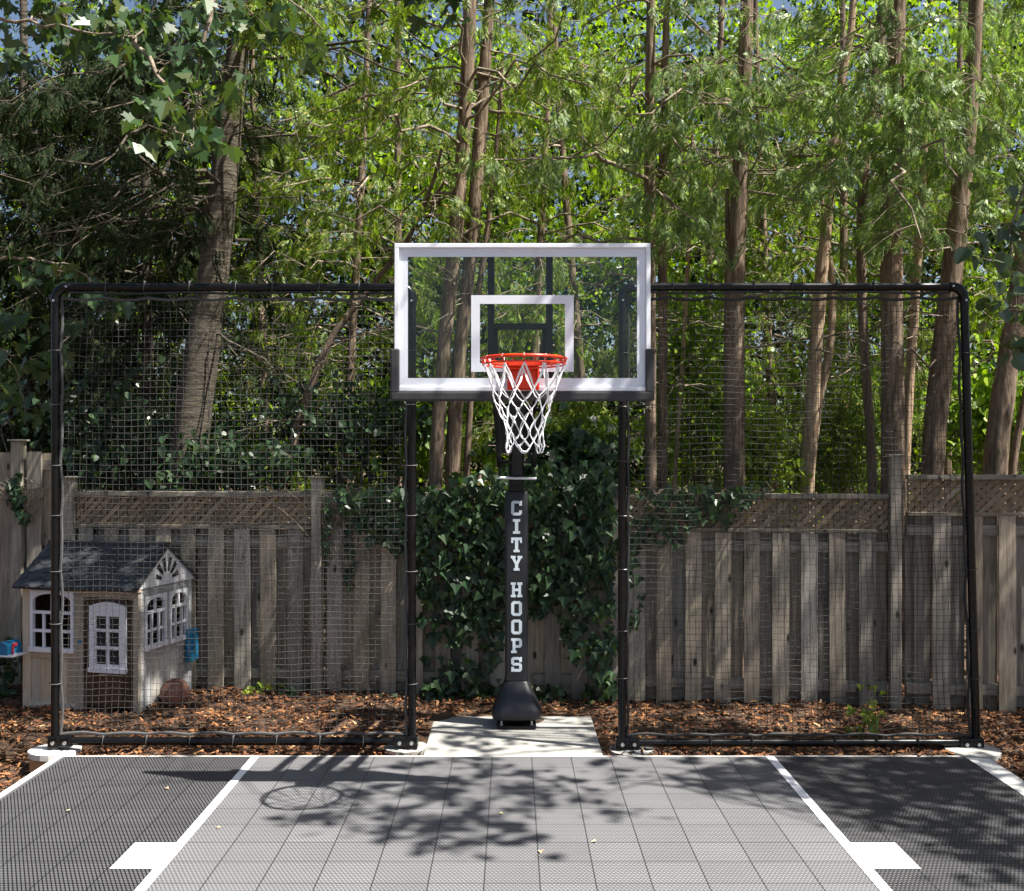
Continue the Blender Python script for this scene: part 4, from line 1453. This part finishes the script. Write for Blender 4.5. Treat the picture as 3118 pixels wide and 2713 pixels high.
tree('cedar_tree', 'slender leaning cedar between the thick grey trunk and the twin-stemmed cedar', 'cedar tree',
     [[(560, 985, 19), (610, 820, 17), (662, 680, 15), (740, 585, 12), (830, 470, 9), (900, 300, 6)]], 10.4, M['bark'],
     crown=dict(z0=3.6, z1=5.4, n=10, len=1.1, tw=6, per=5), bare=dict(z0=2.2, z1=4.8, n=16, len=1.0, tw=4, up=.3), group=CG)
tree('cedar_tree', 'close pair of straight brown cedar stems just past the backboard frame', 'cedar tree',
     [[(1309, 970, 24), (1308, 600, 23), (1306, 300, 22), (1310, 0, 18), (1312, -350, 12)],
      [(1333, 970, 22), (1334, 600, 20), (1331, 350, 18), (1342, 0, 13), (1350, -350, 9)]], 9.95, M['bark'],
     crown=[dict(z0=4.6, z1=6.5, n=17, len=1.7, tw=7, per=6, mat=M['cedar_pale'], size=.18), dict(z0=4.1, z1=5.8, n=5, len=1.2, tw=8, per=7, mat=M['cedar_pale'], az=FRONT, size=.18)],
     bare=dict(z0=2.4, z1=6.0, n=20, len=1.3, tw=4, up=.2), group=CG)
tree('cedar_tree', 'broad straight cedar trunk with a pale thin stem behind it', 'cedar tree',
     [[(1477, 975, 42), (1478, 600, 38), (1486, 400, 34), (1500, 100, 28), (1512, -350, 18)],
      [(1461, 970, 13), (1462, 600, 12), (1464, 380, 9)]], 9.8, M['bark'],
     crown=[dict(z0=4.4, z1=6.4, n=15, len=1.6, tw=7, per=6, mat=M['cedar_pale'], size=.18), dict(z0=4.2, z1=6.2, n=15, len=.9, tw=8, per=7, mat=M['cedar_pale'], az=FRONT, size=.18)],
     bare=dict(z0=2.6, z1=5.6, n=14, len=1.2, tw=4, up=.1), group=CG)
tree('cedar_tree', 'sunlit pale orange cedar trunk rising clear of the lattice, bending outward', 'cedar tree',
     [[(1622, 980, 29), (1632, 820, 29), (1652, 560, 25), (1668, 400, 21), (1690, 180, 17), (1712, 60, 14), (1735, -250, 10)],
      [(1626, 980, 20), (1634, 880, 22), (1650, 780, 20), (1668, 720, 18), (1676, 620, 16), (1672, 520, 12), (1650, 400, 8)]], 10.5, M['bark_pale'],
     crown=[dict(z0=4.8, z1=6.5, n=13, len=1.5, tw=8, per=6, mat=M['cedar_pale'])],
     bare=dict(z0=2.4, z1=6.0, n=16, len=1.2, tw=4), group=CG)
tree('cedar_tree', 'thin brown cedar stem curving beside the tall capped fence post', 'cedar tree',
     [[(1758, 975, 19), (1742, 750, 18), (1730, 560, 19), (1736, 350, 21), (1752, 200, 23), (1780, 0, 25), (1810, -300, 18)]], 10.15, M['bark'],
     crown=[dict(z0=5.0, z1=6.5, n=11, len=1.4, tw=8, per=6, mat=M['cedar_pale'])],
     bare=dict(z0=2.6, z1=6.2, n=12, len=1.0, tw=4), group=CG)
tree('cedar_tree', 'thick cedar trunk standing straight behind the tall capped fence post', 'cedar tree',
     [[(1797, 975, 46), (1795, 700, 43), (1792, 450, 43), (1800, 150, 37), (1815, -350, 24)]], 9.75, M['bark'],
     crown=[dict(z0=4.5, z1=6.4, n=16, len=1.6, tw=7, per=6, mat=M['cedar_pale'], size=.18), dict(z0=4.3, z1=6.2, n=15, len=.9, tw=8, per=7, mat=M['cedar_pale'], az=FRONT, size=.18)],
     bare=dict(z0=3.0, z1=6.0, n=14, len=1.3, tw=4), group=CG)
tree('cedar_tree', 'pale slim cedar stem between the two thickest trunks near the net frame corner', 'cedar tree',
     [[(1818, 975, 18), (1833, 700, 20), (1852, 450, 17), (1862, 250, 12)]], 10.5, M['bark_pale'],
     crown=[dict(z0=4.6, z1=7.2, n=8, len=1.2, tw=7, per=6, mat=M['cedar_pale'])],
     bare=dict(z0=2.6, z1=5.6, n=8, len=1.0, tw=4), group=CG)
tree('cedar_tree', 'thick cedar trunk leaning outward toward the top corner of the net frame', 'cedar tree',
     [[(1872, 965, 44), (1890, 760, 45), (1915, 550, 43), (1940, 330, 39), (1955, 150, 31), (1980, -300, 20)]], 9.9, M['bark'],
     crown=[dict(z0=4.5, z1=6.4, n=15, len=1.6, tw=7, per=6, mat=M['cedar_pale'], size=.18), dict(z0=4.3, z1=6.2, n=13, len=.9, tw=8, per=7, mat=M['cedar_pale'], az=FRONT, size=.18)],
     bare=dict(z0=2.8, z1=6.0, n=14, len=1.3, tw=4), group=CG)
tree('cedar_tree', 'dark leaning cedar trunk outside the net frame above the raised fence section', 'cedar tree',
     [[(1998, 960, 48), (2016, 800, 45), (2044, 620, 39), (2080, 380, 30), (2100, 150, 22), (2120, -200, 16)],
      [(2032, 960, 17), (2052, 840, 16), (2085, 700, 12), (2120, 500, 9)]], 9.85, M['bark'],
     crown=[dict(z0=4.4, z1=6.4, n=16, len=1.7, tw=7, per=6, mat=M['cedar_pale'], size=.18)],
     bare=dict(z0=2.8, z1=5.6, n=10, len=1.1, tw=4), group=CG)
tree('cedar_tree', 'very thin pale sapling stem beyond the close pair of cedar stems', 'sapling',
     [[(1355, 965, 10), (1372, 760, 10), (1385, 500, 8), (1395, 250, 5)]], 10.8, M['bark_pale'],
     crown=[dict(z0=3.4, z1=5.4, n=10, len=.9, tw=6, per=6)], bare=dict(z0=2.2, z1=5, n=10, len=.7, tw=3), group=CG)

# second row, fuller crowns
row2 = [(60, 12.3, 's', 'first dark spruce of the second row, above the corner fence'), (200, 12.8, 's', 'dark spruce of the second row directly above the playhouse roof'),
        (300, 11.8, 's', 'dark spruce of the second row close beside the thick grey trunk'),
        (540, 12.6, 'c', 'leafy cedar of the second row seen past the thick grey trunk'), (690, 12.0, 'c', 'leafy cedar of the second row over the inner corner of the playhouse net'),
        (800, 13.2, 'c', 'leafy cedar of the second row seen at the near edge of the backboard'), (1060, 12.2, 'c', 'leafy cedar of the second row seen straight through the target square'),
        (1190, 12.8, 'c', 'leafy cedar of the second row seen through the backboard glass beyond the target'), (1400, 12.4, 'p', 'leafy cedar of the second row between the stem pair and the broad trunk'),
        (1560, 12.9, 'p', 'leafy cedar of the second row between the broad trunk and the sunlit orange one'), (1700, 12.2, 'p', 'leafy cedar of the second row just past the sunlit orange trunk'),
        (1900, 12.6, 'p', 'leafy cedar of the second row behind the leaning thick trunk'), (2040, 12.0, 'p', 'last leafy cedar of the second row beyond the net frame')]
for i, (dx, Y, kd, lab) in enumerate(row2):
    w = 20 if kd != 's' else 26
    mt = {'s': M['spruce'], 'c': M['cedar'], 'p': M['cedar']}[kd]
    lean = RNG.uniform(-70, 70)
    n = 92 if kd == 's' else 26
    z0 = 1.4 if kd == 's' else (1.6 if kd == 'c' else 2.4)
    tree('spruce_tree' if kd == 's' else 'cedar_tree', lab, 'spruce tree' if kd == 's' else 'cedar tree',
         [[(dx, 1000, w), (dx + lean * .5, 600, w * .85), (dx + lean, 200, w * .65), (dx + lean * 1.3, -250, w * .4)]], Y, M['bark_grey'] if kd == 's' else M['bark'],
         crown=[dict(z0=z0, z1=6.8, n=n, len=1.55, tw=8, per=5, mat=mt, size=.21, droop=.5)],
         bare=dict(z0=1.6, z1=6, n=10, len=1.3, tw=4), group='second row of evergreens behind the fence', smooth_side=10)

# far wood: one mass of leaf clumps
def wood_mass(name, n_clump, xr, yr, zr, mat, label, cat, per=55, size=.10, crad=.55, tmpl=SIMPLE, dens=None):
    cx = RNG.uniform(*xr, n_clump); cy = RNG.uniform(*yr, n_clump); cz = RNG.uniform(0, 1, n_clump) ** 1.05 * (zr[1] - zr[0]) + zr[0]
    if dens is not None:
        k = RNG.uniform(0, 1, n_clump) < dens(cx, cy, cz)
        cx, cy, cz = cx[k], cy[k], cz[k]
    C = np.stack([cx, cy, cz], 1)
    N = len(C) * per
    cr = RNG.uniform(.5, 1.3, len(C)) * crad
    o = unit(RNG.normal(0, 1, (N, 3))) * (RNG.uniform(0, 1, (N, 1)) ** .45) * np.repeat(cr, per)[:, None] * np.array((1, 1, .7))
    loc = np.repeat(C, per, axis=0) + o
    d = unit(RNG.normal(0, .8, (N, 3)) + np.array((0, 0, -.5)))
    nr = unit(RNG.normal(0, .6, (N, 3)) + np.array((0, -.2, .7)))
    ob = leaves_obj(name, tmpl, loc, d, nr, RNG.uniform(.6, 1.3, N) * size, mat)
    return tag(ob, label, cat, kind='stuff')


wood_mass('background_foliage', 1800, (-13, 13), (13.6, 18.5), (0.2, 9.5), M['broad'], 'mass of sunlit broadleaf wood glimpsed far behind the evergreens', 'woods', per=80, size=.095, crad=.75,
          dens=lambda x, y, z: np.clip(1.1 - np.clip(z - 6.5, 0, 9) * .06 - np.where(x < -2.5, .35, 0), 0, 1))
wood_mass('dark_gap_backdrop', 1900, (-14, 14), (16.5, 20.5), (0, 10.5), M['spruce'], 'near-black leaf mass added behind the sunlit wood so its gaps look shaded', 'thicket', per=60, size=.17, crad=.9,
          dens=lambda x, y, z: np.clip(1.1 - np.clip(z - 5.5, 0, 9) * .13 - np.where(x < -5, .15, 0), 0, 1))  # dark leaf colour makes the gaps in the wood look shaded


wood_mass('dark_gap_clumps', 420, (-11, 11), (13.0, 14.6), (0, 5.0), M['spruce'], 'near-black leaf clumps added between the evergreen trunks as gaps of shade', 'undergrowth', per=60, size=.11, crad=.6)  # dark clumps added to imitate deep shade between the trunks


# ------------------------------------------------------------------ shrubs and undergrowth behind the fence
def shrub(name, label, Dx, Dy, Y, rx, rz, mat, n, size, tmpl=IVY, cat='shrub'):
    c = at(Dx, Dy, Y)
    base = np.array((c[0], Y, 0.0))
    root = empty(name, tuple(base), 0, label, cat)
    k = max(6, n // 60)
    ends = c + unit(RNG.normal(0, 1, (k, 3))) * RNG.uniform(.3, 1, (k, 1)) * np.array((rx, rx * .6, rz))
    st = []
    for e in ends:
        p0 = base + np.array((RNG.normal(0, .1), RNG.normal(0, .08), 0))
        st.append((curve_pts(p0, e, -.05, 7, .03), np.linspace(.012, .003, 7)))
    V, F = tubes_np(st, 5)
    link('stems', np_mesh('stems', V - base, F), M['twig'], root, True)
    idx = RNG.integers(0, k, n)
    loc = ends[idx] + RNG.normal(0, 1, (n, 3)) * np.array((rx, rx * .6, rz)) * .33
    d = unit(RNG.normal(0, .6, (n, 3)) + np.array((0, -.3, -.7)))
    nr = unit(RNG.normal(0, .5, (n, 3)) + np.array((.15, -.6, .8)))
    leaves_obj('foliage', tmpl, loc, d, nr, RNG.uniform(.6, 1.3, n) * size, mat, root, base)
    return root


shrub('leafy_shrub', 'bright yellow green shrub glowing between the two trunks behind the lattice', 1545, 905, 10.3, .34, .38, M['bright'], 900, .075, ROUND)
shrub('leafy_shrub', 'bright green shrub beside the pair of straight cedar stems', 1410, 760, 11.0, .5, .95, M['broad'], 1900, .07, ROUND)
shrub('leafy_shrub', 'large leaved maple shrub above the ivy next to the hoop pole', 1150, 940, 9.75, .42, .32, M['ivy'], 800, .11, MAPLE)
shrub('leafy_shrub', 'fern-like green sapling foliage peeking out beside the rim net', 1150, 850, 10.4, .45, .4, M['cedar'], 520, .17, SPRAY)
shrub('leafy_shrub', 'light green shrub at the foot of the slender leaning cedar', 490, 930, 9.9, .6, .25, M['ivy'], 700, .08, ROUND)
shrub('leafy_shrub', 'patch of green leaves between leaning cedar and tall fence post', 700, 900, 10.6, .9, .5, M['ivy'], 1400, .08, ROUND)
shrub('leafy_shrub', 'shady green shrub behind the corner of the lattice near the grey trunk', 250, 900, 10.8, .9, .7, M['ivy'], 1500, .08, ROUND)
shrub('leafy_shrub', 'green shrub behind the lattice below the thin curving cedar', 1700, 880, 11.0, .5, .6, M['cedar'], 800, .18, SPRAY)
shrub('leafy_shrub', 'leafy shrub behind the raised fence section, yellow green in sun', 1990, 820, 10.9, .6, .7, M['broad'], 1700, .08, ROUND)
shrub('leafy_shrub', 'small leafy shrub behind the fence left of the twin cedar stems', 830, 880, 10.9, .5, .55, M['broad'], 1100, .07, ROUND)

# ------------------------------------------------------------------ ivy on the fence
def ivy_patch(name, label, polys, n, size, seed):
    rng = np.random.default_rng(seed)
    def inside(poly, x, y):
        c = np.zeros(len(x), bool)
        m = len(poly)
        for i in range(m):
            (x1, y1), (x2, y2) = poly[i], poly[i - 1]
            cond = ((y1 > y) != (y2 > y)) & (x < (x2 - x1) * (y - y1) / (y2 - y1 + 1e-9) + x1)
            c ^= cond
        return c
    X, Yv, Wt = [], [], []
    for poly, dn in polys:
        dn *= 1.2
        xs = [p[0] for p in poly]; ys = [p[1] for p in poly]
        area = (max(xs) - min(xs)) * (max(ys) - min(ys))
        k = int(area * dn * n)
        x = rng.uniform(min(xs), max(xs), k); y = rng.uniform(min(ys), max(ys), k)
        # ragged edge
        xj = x + 7 * np.sin(y / 13) + 4 * np.sin(y / 5 + x / 7); yj = y + 9 * np.sin(x / 17) + 5 * np.sin(x / 6)
        q = inside(poly, xj, yj)
        X.append(x[q]); Yv.append(y[q])
    X = np.concatenate(X); Yv = np.concatenate(Yv); N = len(X)
    u = (X * 1.51359 - 1559) / 3200
    Xw = u * 8.99 / (1 - u * FS)
    fyy = 8.99 + FS * Xw
    Z = CAM_H - (Yv * 1.51359 - 1396) * fyy / 3200
    dep = rng.uniform(.02, .22, N) * (1 if size > .07 else .5)
    loc = np.stack([Xw * (1 - dep / 9), fyy - dep, Z + rng.normal(0, .01, N)], 1)
    base = np.array((loc[:, 0].mean(), 8.9, 0))
    root = empty(name, tuple(base), 0, label, 'ivy')
    d = unit(np.stack([rng.normal(0, .6, N), rng.normal(-.25, .4, N), -np.ones(N)], 1))
    nr = unit(np.stack([rng.normal(.12, .6, N), -np.ones(N), rng.normal(.5, .55, N)], 1))
    sz = rng.uniform(.45, 1.35, N) * size
    hh_ = N // 2
    leaves_obj('leaves', IVY, loc[:hh_], d[:hh_], nr[:hh_], sz[:hh_], M['ivy'], root, base)
    leaves_obj('leaves', IVY3, loc[hh_:], d[hh_:], nr[hh_:], sz[hh_:], M['ivy'], root, base)
    st = []
    for i in range(40):
        j = rng.integers(0, N)
        p = loc[j].copy(); p[1] = fyy[j] - .015
        q = p + np.array((rng.normal(0, .2), 0, rng.uniform(.3, .8)))
        q[2] = min(q[2], fz(1100, 985)); q[1] = fy(q[0]) - .015
        pts = curve_pts(p, q, 0, 7, .015, rng); pts[:, 1] = 8.99 + FS * pts[:, 0] - .02
        st.append((pts, np.full(7, .004)))
    V, F = tubes_np(st, 5)
    link('stems', np_mesh('stems', V - base, F), M['twig'], root)
    return root


ivy_patch('ivy', 'dense dark green large leaved ivy hanging over the fence behind the hoop pole', [
    ([(842, 975), (1235, 972), (1240, 1090), (1232, 1150), (1120, 1200), (1088, 1240), (1060, 1235), (1010, 1260), (845, 1250), (838, 1100)], .0115),
    ([(1122, 1130), (1232, 1130), (1238, 1370), (1200, 1385), (1180, 1320), (1122, 1270)], .0075),
    ([(672, 985), (850, 972), (850, 1120), (800, 1105), (740, 1070), (690, 1030)], .018),
    ([(850, 1235), (1010, 1235), (1010, 1405), (850, 1405)], .0035), ([(845, 1360), (1240, 1370), (1240, 1410), (845, 1405)], .004),
    ([(900, 945), (1240, 930), (1240, 990), (900, 990)], .008)], 1.0, .084, 1)
ivy_patch('ivy', 'small leaved ivy strand trailing down beside the fence post near the playhouse', [
    ([(650, 1000), (668, 1000), (668, 1120), (655, 1150)], .03), ([(694, 1050), (715, 1050), (712, 1190), (700, 1190)], .025)], 1.0, .045, 2)
ivy_patch('ivy', 'thin ivy creeping over the lattice and boards behind the dark netting', [
    ([(1255, 970), (1400, 975), (1400, 1100), (1290, 1095), (1255, 1060)], .006), ([(1380, 970), (1545, 972), (1545, 1010), (1440, 1045), (1380, 1060)], .009),
    ([(1255, 1060), (1300, 1060), (1290, 1250), (1262, 1260)], .004)], 1.0, .075, 3)
ivy_patch('ivy', 'small dark ivy clump climbing the tall corner fence', [
    ([(15, 950), (35, 950), (60, 1040), (40, 1055), (15, 1010)], .02)], 1.0, .07, 4)

# small plants in the bed
def seedling(label, Dx, Dy, h, n, size, mat, tmpl=MAPLE, w=.12):
    Y = 6592 / (Dy * 1.51359 - 1396)
    b = at(Dx, Dy, Y); b[2] = -.01
    root = empty('seedling', tuple(b), 0, label, 'plant', 'little plants in the mulch bed')
    st, L = [], []
    for k in range(3):
        e = b + np.array((RNG.normal(0, w * .5), RNG.normal(0, w * .4), h * RNG.uniform(.7, 1)))
        pts = curve_pts(b, e, 0, 5, .008); st.append((pts, np.linspace(.004, .0015, 5))); L.append(pts)
    V, F = tubes_np(st, 5); link('stem', np_mesh('stem', V - b, F), M['ivy'], root)
    P = np.concatenate(L)[RNG.integers(0, 15, n)] + RNG.normal(0, w * .35, (n, 3)) * np.array((1, .7, .3))
    P[:, 2] = np.maximum(P[:, 2], .02)
    leaves_obj('leaves', tmpl, P, unit(RNG.normal(0, .7, (n, 3)) + np.array((0, -.6, -.3))), unit(RNG.normal(0, .35, (n, 3)) + np.array((.2, -.5, 1))), RNG.uniform(.7, 1.2, n) * size, mat, root, b)


seedling('tall bright green weed growing in the mulch inside the dark net frame', 1735, 1478, .36, 30, .075, M['bright'], IVY, .14)
seedling('low light green seedling at the fence foot beside the playhouse basketball', 515, 1395, .12, 16, .085, M['bright'], ROUND, .12)
seedling('pair of broad green leaves at the fence foot below the tall post', 575, 1400, .08, 8, .11, M['ivy'], ROUND, .08)
seedling('tiny seedling with pointed leaves beside the pad corner next to the net post', 885, 1412, .10, 9, .09, M['ivy'], IVY, .08)
seedling('drooping green leaves beside the mailbox corner of the playhouse', 8, 1400, .55, 34, .10, M['ivy'], MAPLE, .15)
seedling('sparse clump of ivy seedlings at the fence foot below the trailing strand', 760, 1400, .1, 14, .07, M['ivy'], IVY, .2)


# ------------------------------------------------------------------ broadleaf trees overhead
def shadow_source(x, y, z, gz=0.0):
    """point at height z whose sun shadow falls on (x, y, gz)"""
    t_ = (z - gz) / SUN.z
    return np.array((x + SUN.x * t_, y + SUN.y * t_, z))


def leafy_tree(name, label, cat, base, top, limbs, clumps, tmpl, mat, size, lpc, seed):
    """limbs = polylines off the trunk; clumps = [(centre, radius)], each on a thin branch of the nearest limb"""
    rng = np.random.default_rng(seed)
    root = empty(name, tuple(base), 0, label, cat)
    base = np.array(base, float); top = np.array(top, float)
    P = curve_pts(base, top, 0, 9, .06, rng)
    trunk_mesh([(P, np.linspace(.17, .07, 9))], 14, 'trunk', M['bark_grey'], root, base)
    lines = []
    LP = []
    for pl in limbs:
        pl = np.array(pl, float)
        tt = np.linspace(0, len(pl) - 1, (len(pl) - 1) * 6 + 1)
        q = np.stack([np.interp(tt, np.arange(len(pl)), pl[:, i]) for i in range(3)], 1)
        q[1:-1] += rng.normal(0, .012, (len(q) - 2, 3))
        lines.append((q, np.linspace(.020, .004, len(q)))); LP.append(q)
    LPa = np.concatenate(LP)
    LOC, DD, NN = [], [], []
    for c, r in clumps:
        c = np.array(c, float)
        dd = np.linalg.norm(LPa - c, axis=1); j = int(np.argmin(dd + rng.uniform(0, .25, len(dd))))
        pts = curve_pts(LPa[j], c, .03, 7, .012 + .02 * dd[j], rng)
        lines.append((pts, np.linspace(.006 + .004 * dd[j], .002, 7)))
        k = max(4, int(lpc * (r / .5) ** 1.6))
        for _ in range(max(2, k // 6)):
            e = c + rng.normal(0, .5, 3) * r * np.array((1, 1, .55))
            lines.append((curve_pts(c, e, .03, 4, .01, rng), np.linspace(.0035, .0012, 4)))
        LOC.append(c + rng.normal(0, .55, (k, 3)) * r * np.array((1, 1, .55)))
        DD.append(unit(rng.normal(0, .6, (k, 3)) + np.array((0, 0, -.75))))
        NN.append(unit(rng.normal(0, .5, (k, 3)) + np.array((.35, -.5, .6))))
    V, F = tubes_np(lines, 5)
    link('branches', np_mesh('branches', V - base, F), M['twig'], root, True)
    loc = np.concatenate(LOC)
    leaves_obj('crown', tmpl, loc, np.concatenate(DD), np.concatenate(NN), rng.uniform(.65, 1.25, len(loc)) * size, mat, root, base)
    return root


rm = random.Random(21)
# maple on the playhouse side: sprays hanging into the picture and a crown above it
cl = []
for dx, dy, Y, r in ((250, 60, 7.0, .30), (330, 130, 6.9, .30), (400, 190, 6.8, .26), (330, 200, 6.8, .28), (350, 260, 6.7, .22), (390, 290, 6.7, .18), (300, 40, 7.2, .3), (420, 30, 7.1, .28),
                     (180, 40, 7.2, .32), (80, 30, 7.3, .3), (500, 20, 7.0, .25), (560, 50, 7.1, .15), (640, 90, 7.2, .13), (20, 90, 7.3, .25), (450, 130, 7.0, .2),
                     (50, 560, 8.0, .2), (120, 555, 8.0, .2), (30, 640, 8.1, .24), (60, 720, 8.2, .24), (20, 790, 8.2, .22), (50, 820, 8.2, .16), (190, 585, 8.0, .14), (235, 625, 8.0, .10), (160, 650, 8.1, .14), (30, 500, 8.0, .14)):
    cl.append((at(dx, dy, Y), r))
for i in range(34):
    p_ = np.array((rm.uniform(-5.0, -1.0), rm.uniform(6.2, 8.6), rm.uniform(5.6, 7.6)))
    sv = np.array(SUN)
    if min(np.linalg.norm(np.cross(p_ - c_, sv)) for c_, _ in cl[1:6]) < .75: continue
    cl.append((tuple(p_), .5))
for i in range(40):          # shade on the playhouse
    cl.append((tuple(shadow_source(rm.uniform(-4.4, -2.5), rm.uniform(8.5, 9.3), rm.uniform(5.7, 7.4), rm.uniform(.2, 1.3))), .34))
limbs = [[(-4.9, 6.9, 4.9), at(-60, 20, 7.0), at(120, 55, 7.0), at(270, 75, 7.0)], [(-4.7, 6.9, 5.3), at(250, -90, 7.1), at(440, -40, 7.1), at(560, -20, 7.1), at(650, 60, 7.1)],
         [at(440, -40, 7.1), at(400, 130, 6.9), at(390, 290, 6.8)], [at(270, 75, 7.0), at(330, 170, 6.8), at(350, 260, 6.7)],
         [(-5.1, 7.0, 3.9), at(-60, 515, 8.0), at(60, 520, 8.0), at(140, 535, 8.0), at(235, 600, 8.0)], [(-5.2, 7.1, 3.6), at(-40, 640, 8.1), at(40, 760, 8.2)],
         [(-4.6, 6.9, 6.0), (-3.0, 7.0, 6.6), (-1.0, 7.4, 6.8), (1.0, 8.2, 6.6)], [(-4.6, 6.9, 6.1), (-3.5, 7.8, 6.4), (-1.5, 8.2, 6.3)]]
leafy_tree('maple_tree', 'maple with large pointed leaves reaching in from the playhouse side', 'maple tree', (-5.9, 6.6, -.1), (-4.6, 6.9, 6.2), limbs, cl, MAPLE, M['maple'], .12, 56, 5)

# linden on the other side: round leaves at the picture edge, crown over the court
cl = []
for dx, dy, Y, r in ((2050, 380, 7.4, .2), (2030, 450, 7.3, .24), (2000, 520, 7.4, .22), (2045, 540, 7.3, .28), (2055, 620, 7.2, .28), (2010, 600, 7.4, .16), (2050, 700, 7.3, .2)):
    cl.append((at(dx, dy, Y), r))


def over(x, y, gz=0.0, r=.42, z=None):
    z = z if z is not None else rm.uniform(5.9, 7.6)
    cl.append((tuple(shadow_source(x, y, z, gz)), r))


# dapples on the court: areas of ground under the boughs (as seen), each filled with small leaf clumps
def in_poly(x, y, poly):
    c = False
    for i in range(len(poly)):
        (x1, y1), (x2, y2) = poly[i], poly[i - 1]
        if (y1 > y) != (y2 > y) and x < (x2 - x1) * (y - y1) / (y2 - y1) + x1: c = not c
    return c


def ground_xy(dx, dy):
    Y = 6592 / (dy * 1.51359 - 1396)
    return ((dx * 1.51359 - 1559) * Y / 3200, Y)


for poly, n, r_ in (([(640, 1525), (1060, 1525), (1100, 1560), (1270, 1640), (1240, 1660), (1130, 1610), (1010, 1690), (940, 1720), (700, 1690), (600, 1640), (700, 1600), (640, 1560)], 62, .19),
                    ([(1270, 1530), (1600, 1530), (1640, 1590), (1540, 1605), (1280, 1570)], 17, .19),
                    ([(1090, 1525), (1270, 1525), (1250, 1560)], 3, .12),
                    ([(1572, 1527), (2060, 1530), (2100, 1600), (2100, 1792), (1990, 1780), (1880, 1700), (1720, 1650), (1640, 1600)], 95, .24)):
    gp = [ground_xy(*p) for p in poly]
    xs = [p[0] for p in gp]; ys = [p[1] for p in gp]
    k = 0
    while k < n:
        x = rm.uniform(min(xs), max(xs)); y = rm.uniform(min(ys), max(ys))
        if in_poly(x, y, gp):
            over(x, y, r=r_ * rm.uniform(.6, 1.2)); k += 1
# shade on the pad, the mulch and the fence
for i in range(85):
    x = rm.uniform(-3.4, 5.4); y = rm.uniform(7.45, 8.9)
    if x < -.7 and rm.random() < .45: continue
    over(x, y, r=.33)
limbs = [[(5.2, 6.6, 6.2), (3.6, 6.2, 6.7), (2.0, 5.6, 6.8), (.6, 5.3, 6.9)], [(5.3, 6.6, 5.9), (4.4, 5.6, 6.6), (3.4, 4.8, 6.9)], [(5.2, 6.6, 6.2), (3.8, 7.0, 6.8), (1.8, 7.2, 7.0), (0, 7.3, 7.0)],
         [(5.3, 6.6, 5.6), (4.2, 7.2, 5.4), at(2065, 340, 7.35), at(2030, 480, 7.35), at(2045, 640, 7.3)]]
leafy_tree('linden_tree', 'broadleaf tree with round dark leaves at the picture edge beyond the net frame', 'linden tree', (6.6, 6.6, -.1), (5.2, 6.6, 6.3), limbs, cl, ROUND, M['linden'], .115, 46, 6)

# overhanging cedar limbs that keep the fence in shade: part of a big cedar beside the yard
brs = []
P = curve_pts(np.array((7.4, 8.6, -.1)), np.array((6.9, 8.4, 8.4)), 0, 9, .05)
root = empty('cedar_tree', (7.4, 8.6, 0), 0, 'big cedar standing past the raised fence section, limbs spread over the fence', 'cedar tree')
trunk_mesh([(P, np.linspace(.22, .1, 9))], 14, 'trunk', M['bark'], root, (7.4, 8.6, 0))
for i in range(46):
    x = rm.uniform(-3.2, 5.0); gz = rm.uniform(0, 1.9)
    z = rm.uniform(5.9, 7.9)
    q = shadow_source(x, 8.99 + FS * x, z, gz)
    p = np.array((q[0] + rm.uniform(.8, 2.0), q[1] + rm.uniform(.1, .8), q[2] + rm.uniform(.2, .9)))
    brs.append((curve_pts(p, q, .1, 8, .05), np.linspace(.03, .006, 8)))
tw = twigs_from(brs, 10, .55, lo=.1)
loc, d, nr, s = sprays_on(tw, 8, .19)
leaves_obj('crown', SPRAY, loc, d, nr, s, M['cedar_pale'], root, (7.4, 8.6, 0))
lim = []
for k in range(5):
    a = P[6 + (k % 3)]; q = np.array((rm.uniform(-2, 3), rm.uniform(7.6, 9), rm.uniform(6.6, 8.2)))
    lim.append((curve_pts(a, q, .3, 12, .08), np.linspace(.07, .015, 12)))
V, F = tubes_np(open_lines(brs) + lim, 5)
link('branches', np_mesh('branches', V - np.array((7.4, 8.6, 0)), F), M['twig'], root, True)

# ------------------------------------------------------------------ stray leaves on the court
M['dry'] = simple('dry_leaf', (.50, .30, .18), .7)
M['yellow'] = simple('yellow_leaf', (.50, .48, .24), .6)
for dx, dy, s, mt, lb in ((1089, 1714, .045, 'dry', 'pinkish tan dry leaf lying nearest the camera on the grey key'), (1199, 1695, .04, 'yellow', 'pale yellow leaf on the grey key left of its seam'),
                          (1006, 1638, .03, 'yellow', 'small yellow green leaf in the middle of the leaf shadows'), (335, 1587, .035, 'dry', 'tan leaf on the dark court below the backboard shadow tip'),
                          (545, 1363 + 0, .03, 'dry', None), (1680, 1518 + 60, .03, 'yellow', 'small green yellow leaf on the shaded dark court'), (441, 1666, .03, 'dry', 'dark crumpled bit on the grey key near the lane line'),
                          (140, 1633, .03, 'yellow', 'pale speck of leaf on the sunlit dark court')):
    if lb is None: continue
    Y = 6592 / (dy * 1.51359 - 1396)
    p = at(dx, dy, Y); p[2] = .010
    o = leaves_obj('fallen_leaf', IVY, np.zeros((1, 3)), np.array([[rm.uniform(-1, 1), rm.uniform(-1, 1), .0]]), np.array([[rm.uniform(-.3, .3), rm.uniform(-.3, .3), 1.0]]), np.array([s * .75]), M[mt])
    o.location = tuple(p)
    tag(o, lb, 'leaf', 'stray leaves on the court')
